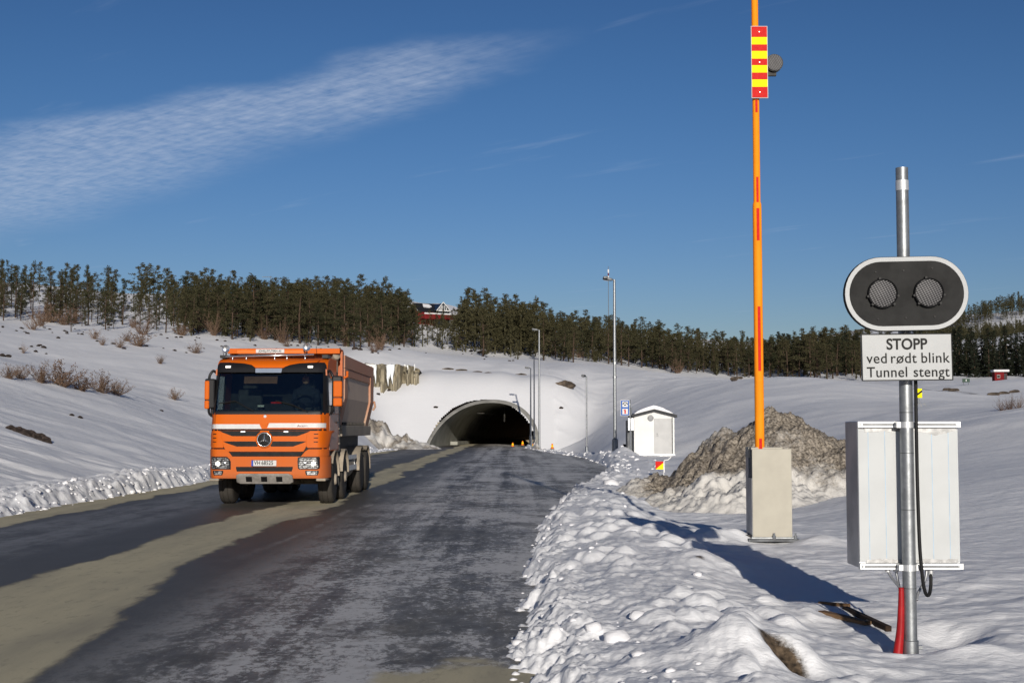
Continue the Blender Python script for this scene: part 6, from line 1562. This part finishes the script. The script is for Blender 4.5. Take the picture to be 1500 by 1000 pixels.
# wheels
def wheel(x, y, s, dual=False):
    w = .155
    g = MB(); prof = [(-w, .30), (-w, .44), (-w + .012, .485), (-w + .045, .512), (-.062, .520), (-.060, .505), (-.046, .505), (-.044, .521), (.044, .521), (.046, .505), (.060, .505), (.062, .520), (w - .045, .512), (w - .012, .485), (w, .44), (w, .30)]
    g.lathe(prof, (0, 0, 0), 'x', 48)
    if dual: g.lathe([(a - s * .36, r) for a, r in prof], (0, 0, 0), 'x', 32)
    root = bpy.data.objects.new('wheel', None)
    o = MB().lathe([(-.05, .05), (-.05, .30), (.05, .30), (.05, .05)], (0, 0, 0), 'x', 24).build('wheel', M['t_chassis'], tk); o.location = (x, y, .517)
    g.build('tyre', M['t_tyre'], o, smooth=True)
    e = .09 if dual else .02
    d = (1 if s > 0 else -1)
    MB().lathe([(d * w * .98, .30), (d * (w - .03), .285), (d * (w - .05 - e), .24), (d * (w - .04 - e * 1.3), .16), (d * (w + .02 - e), .13), (d * (w + .06 - e), .10), (d * (w + .07 - e), .001)], (0, 0, 0), 'x', 32).build('rim', M['t_rim'], o, smooth=True)
    mb = MB()
    for k in range(10): a = 2 * math.pi * k / 10; mb.lathe([(d * (w - .05 - e), .016), (d * (w - .0 - e), .014)], (0, .19 * math.cos(a), .19 * math.sin(a)), 'x', 6)
    mb.build('wheel_nut', M['t_chassis'], o)
    return o
for i, y in enumerate(axY):
    for s in (-1, 1): wheel(s * (1.06 if i < 2 else 1.08), y, s, i >= 2)
# mudguards
def guard(y, s, a0, a1, r=.60, w0=.78, w1=1.24):
    n = 16; vs = []
    for k in range(n + 1):
        a = R(a0 + (a1 - a0) * k / n)
        for xx in (w0, w1):
            for rr2 in (r, r + .03): vs.append((s * xx, y - rr2 * math.cos(a), .52 + rr2 * math.sin(a)))
    fs = []
    for k in range(n):
        b = k * 4; c = b + 4; fs += [(b, b+2, c+2, c), (b+1, b+3, c+3, c+1), (b, b+1, c+1, c), (b+2, b+3, c+3, c+2)]
    return MB().add(vs, fs).build('mudguard', M['t_mud'], tk, smooth=True)
for s in (-1, 1):
    guard(1.50, s, 35, 175); guard(3.25, s, 12, 172); guard(8.05, s, 60, 178, r=.62); guard(6.65, s, 5, 120, r=.62)
    MB().box(*sorted((s*.80, s*1.2)), 2.30, 2.33, .35, .9).build('mud_flap', M['t_black'], tk); MB().box(*sorted((s*.80, s*1.2)), 8.78, 8.81, .3, 1.0).build('mud_flap', M['t_black'], tk)
# tipper body
cs = [(-1.23, 3.24), (-1.23, 2.30), (-1.08, 1.66), (-.95, 1.44), (.95, 1.44), (1.08, 1.66), (1.23, 2.30), (1.23, 3.24)]
ci = [(-1.17, 3.24), (-1.17, 2.32), (-1.02, 1.70), (-.9, 1.50), (.9, 1.50), (1.02, 1.70), (1.17, 2.32), (1.17, 3.24)]
y0_, y1_ = 2.62, 9.0; vs = []
for y in (y0_, y1_):
    vs += [(x, y, z) for x, z in cs] + [(x, y, z) for x, z in ci]
fs = []
for k in range(7): fs += [(k, k+1, 17+k, 16+k), (8+k, 9+k, 25+k, 24+k)]
fs += [(0, 8, 24, 16), (7, 15, 31, 23)]
for b in (0, 16): fs += [(b+k, b+k+1, b+8+k+1, b+8+k) for k in range(7)]
tip = MB().add(vs, fs).build('tipper_body', M['t_plate'], tk)
sec = lambda z: np.interp(z, [1.44, 1.66, 2.30, 3.24], [.95, 1.08, 1.23, 1.23])
def rib(ya_, yb_, zlo, zhi, o_, s, mb):
    zs = [z for z in (zlo, 1.66, 2.30, zhi) if zlo <= z <= zhi]; zs = sorted(set(zs))
    n = len(zs); v = []
    for y in (ya_, yb_):
        for z in zs: v += [(s * (sec(z) - .01), y, z), (s * (sec(z) + o_), y, z)]
    f = []
    for k in range(n - 1):
        a = 2 * k; b = 2 * n + a; f += [(a+1, a+3, b+3, b+1), (a, a+1, a+3, a+2), (b, b+1, b+3, b+2)]
    f += [(0, 1, 2*n+1, 2*n), (2*n-2, 2*n-1, 4*n-1, 4*n-2)]
    mb.add(v, f)
for s in (-1, 1):
    mb = MB(); rib(y0_ - .02, y1_ + .02, 2.98, 3.26, .05, s, mb); mb.build('side_rail', M['t_body'], tip)
    mb = MB(); rib(y0_ - .01, 3.15, 1.47, 2.97, .05, s, mb); rib(8.2, y1_, 1.47, 2.97, .05, s, mb); rib(3.15, 8.2, 2.80, 2.97, .035, s, mb); mb.build('side_rib', M['t_body'], tip)
    MB().box(*sorted((s*.96, s*1.215)), 2.7, y1_ - .05, 1.43, 1.68).build('lower_rail', M['t_mud'], tip, bevel=.02)
    mb = MB()
    for k in range(16): mb.box(*sorted((s*1.08, s*1.16)), 3.3 + k * .3, 3.42 + k * .3, 1.69, 1.76)
    mb.build('hook_row', M['t_chassis'], tip)
    MB().tube([(s*1.27, 8.95, 2.1), (s*1.33, 8.95, 2.2), (s*1.30, 8.95, 2.35)], .03, 6).build('tailgate_hook', M['t_body'], tip)
mb = MB(); mb.prism(cs + [(1.23, 3.30), (-1.23, 3.30)], 9.0, 9.06); mb.build('tailgate', M['t_body'], tip)
mb = MB(); mb.prism(cs + [(1.23, 3.34), (-1.23, 3.34)], 2.55, 2.62); mb.build('front_wall', M['t_orange_side'], tip)
cw = MB().box(-1.24, 1.24, 2.0, 2.62, 3.33, 3.375).box(-1.24, 1.24, 1.97, 2.0, 3.26, 3.375); cw.build('cab_guard', M['t_orange'], tip, bevel=.01)
for s in (-1, 1): MB().box(*sorted((s*1.20, s*1.26)), 2.30, 2.55, 2.2, 3.33).build('guard_post', M['t_orange_side'], tip, bevel=.01)
mb = MB(); mb.tube([(1.25, 2.6, 2.75), (1.33, 2.6, 2.78), (1.33, 2.6, 2.9)], .03, 6); mb.build('tarp_hook', M['t_orange'], tip)
mb = MB()
rr3 = random.Random(4)
for k in range(5): mb.box(1.16, 1.22, 2.15, 2.35, 1.25 + k * .17, 1.30 + k * .17)
mb.box(1.02, 1.20, 2.12, 2.42, 1.1, 2.25); mb.build('air_filter_box', M['t_mud'], tk, bevel=.01)

# driver, seen dimly behind the windscreen
dv = bpy.data.meshes.new('person'); 
jt = [((.62, 1.25, 2.02), .17), ((.62, 1.24, 2.25), .19), ((.62, 1.22, 2.44), .15), ((.62, 1.20, 2.52), .06), ((.62, 1.16, 2.62), .095), ((.62, 1.16, 2.70), .085),
      ((.40, 1.22, 2.40), .075), ((.36, 1.10, 2.18), .06), ((.45, .90, 2.18), .045), ((.84, 1.22, 2.40), .075), ((.88, 1.10, 2.18), .06), ((.79, .90, 2.18), .045)]
ed = [(0,1),(1,2),(2,3),(3,4),(4,5),(2,6),(6,7),(7,8),(2,9),(9,10),(10,11)]
dv.from_pydata([j[0] for j in jt], ed, []); dvo = bpy.data.objects.new('person', dv); col.objects.link(dvo)
m_ = dvo.modifiers.new('skin', 'SKIN'); 
for v, (_, r_) in zip(dv.skin_vertices[0].data if dv.skin_vertices else [], jt): v.radius = (r_, r_)
if not dv.skin_vertices:
    bm = bmesh.new(); bm.from_mesh(dv); lay = bm.verts.layers.skin.verify(); bm.verts.ensure_lookup_table()
    for v, (_, r_) in zip(bm.verts, jt): v[lay].radius = (r_, r_)
    bm.verts[0][lay].use_root = True; bm.to_mesh(dv); bm.free()
dvo.modifiers.new('sub', 'SUBSURF').levels = 1; dvo.modifiers['sub'].render_levels = 2
dv.materials.append(M['jacket']); dvo.location = (TKX, TKY, 0)
tag(dvo, 'driver in a dark jacket holding the wheel behind the truck windscreen', 'person')
fc_ = blob(random.Random(1), 1.0, 3); face = MB(); face.add([(.62 + v.x * .062, 1.10 + v.y * .055, 2.645 + v.z * .115) for v in fc_[0]], fc_[1]); face.tube([(.62, 1.055, 2.66), (.62, 1.03, 2.635)], [.012, .017], 6); face.build('face', M['skin'], dvo, smooth=2)
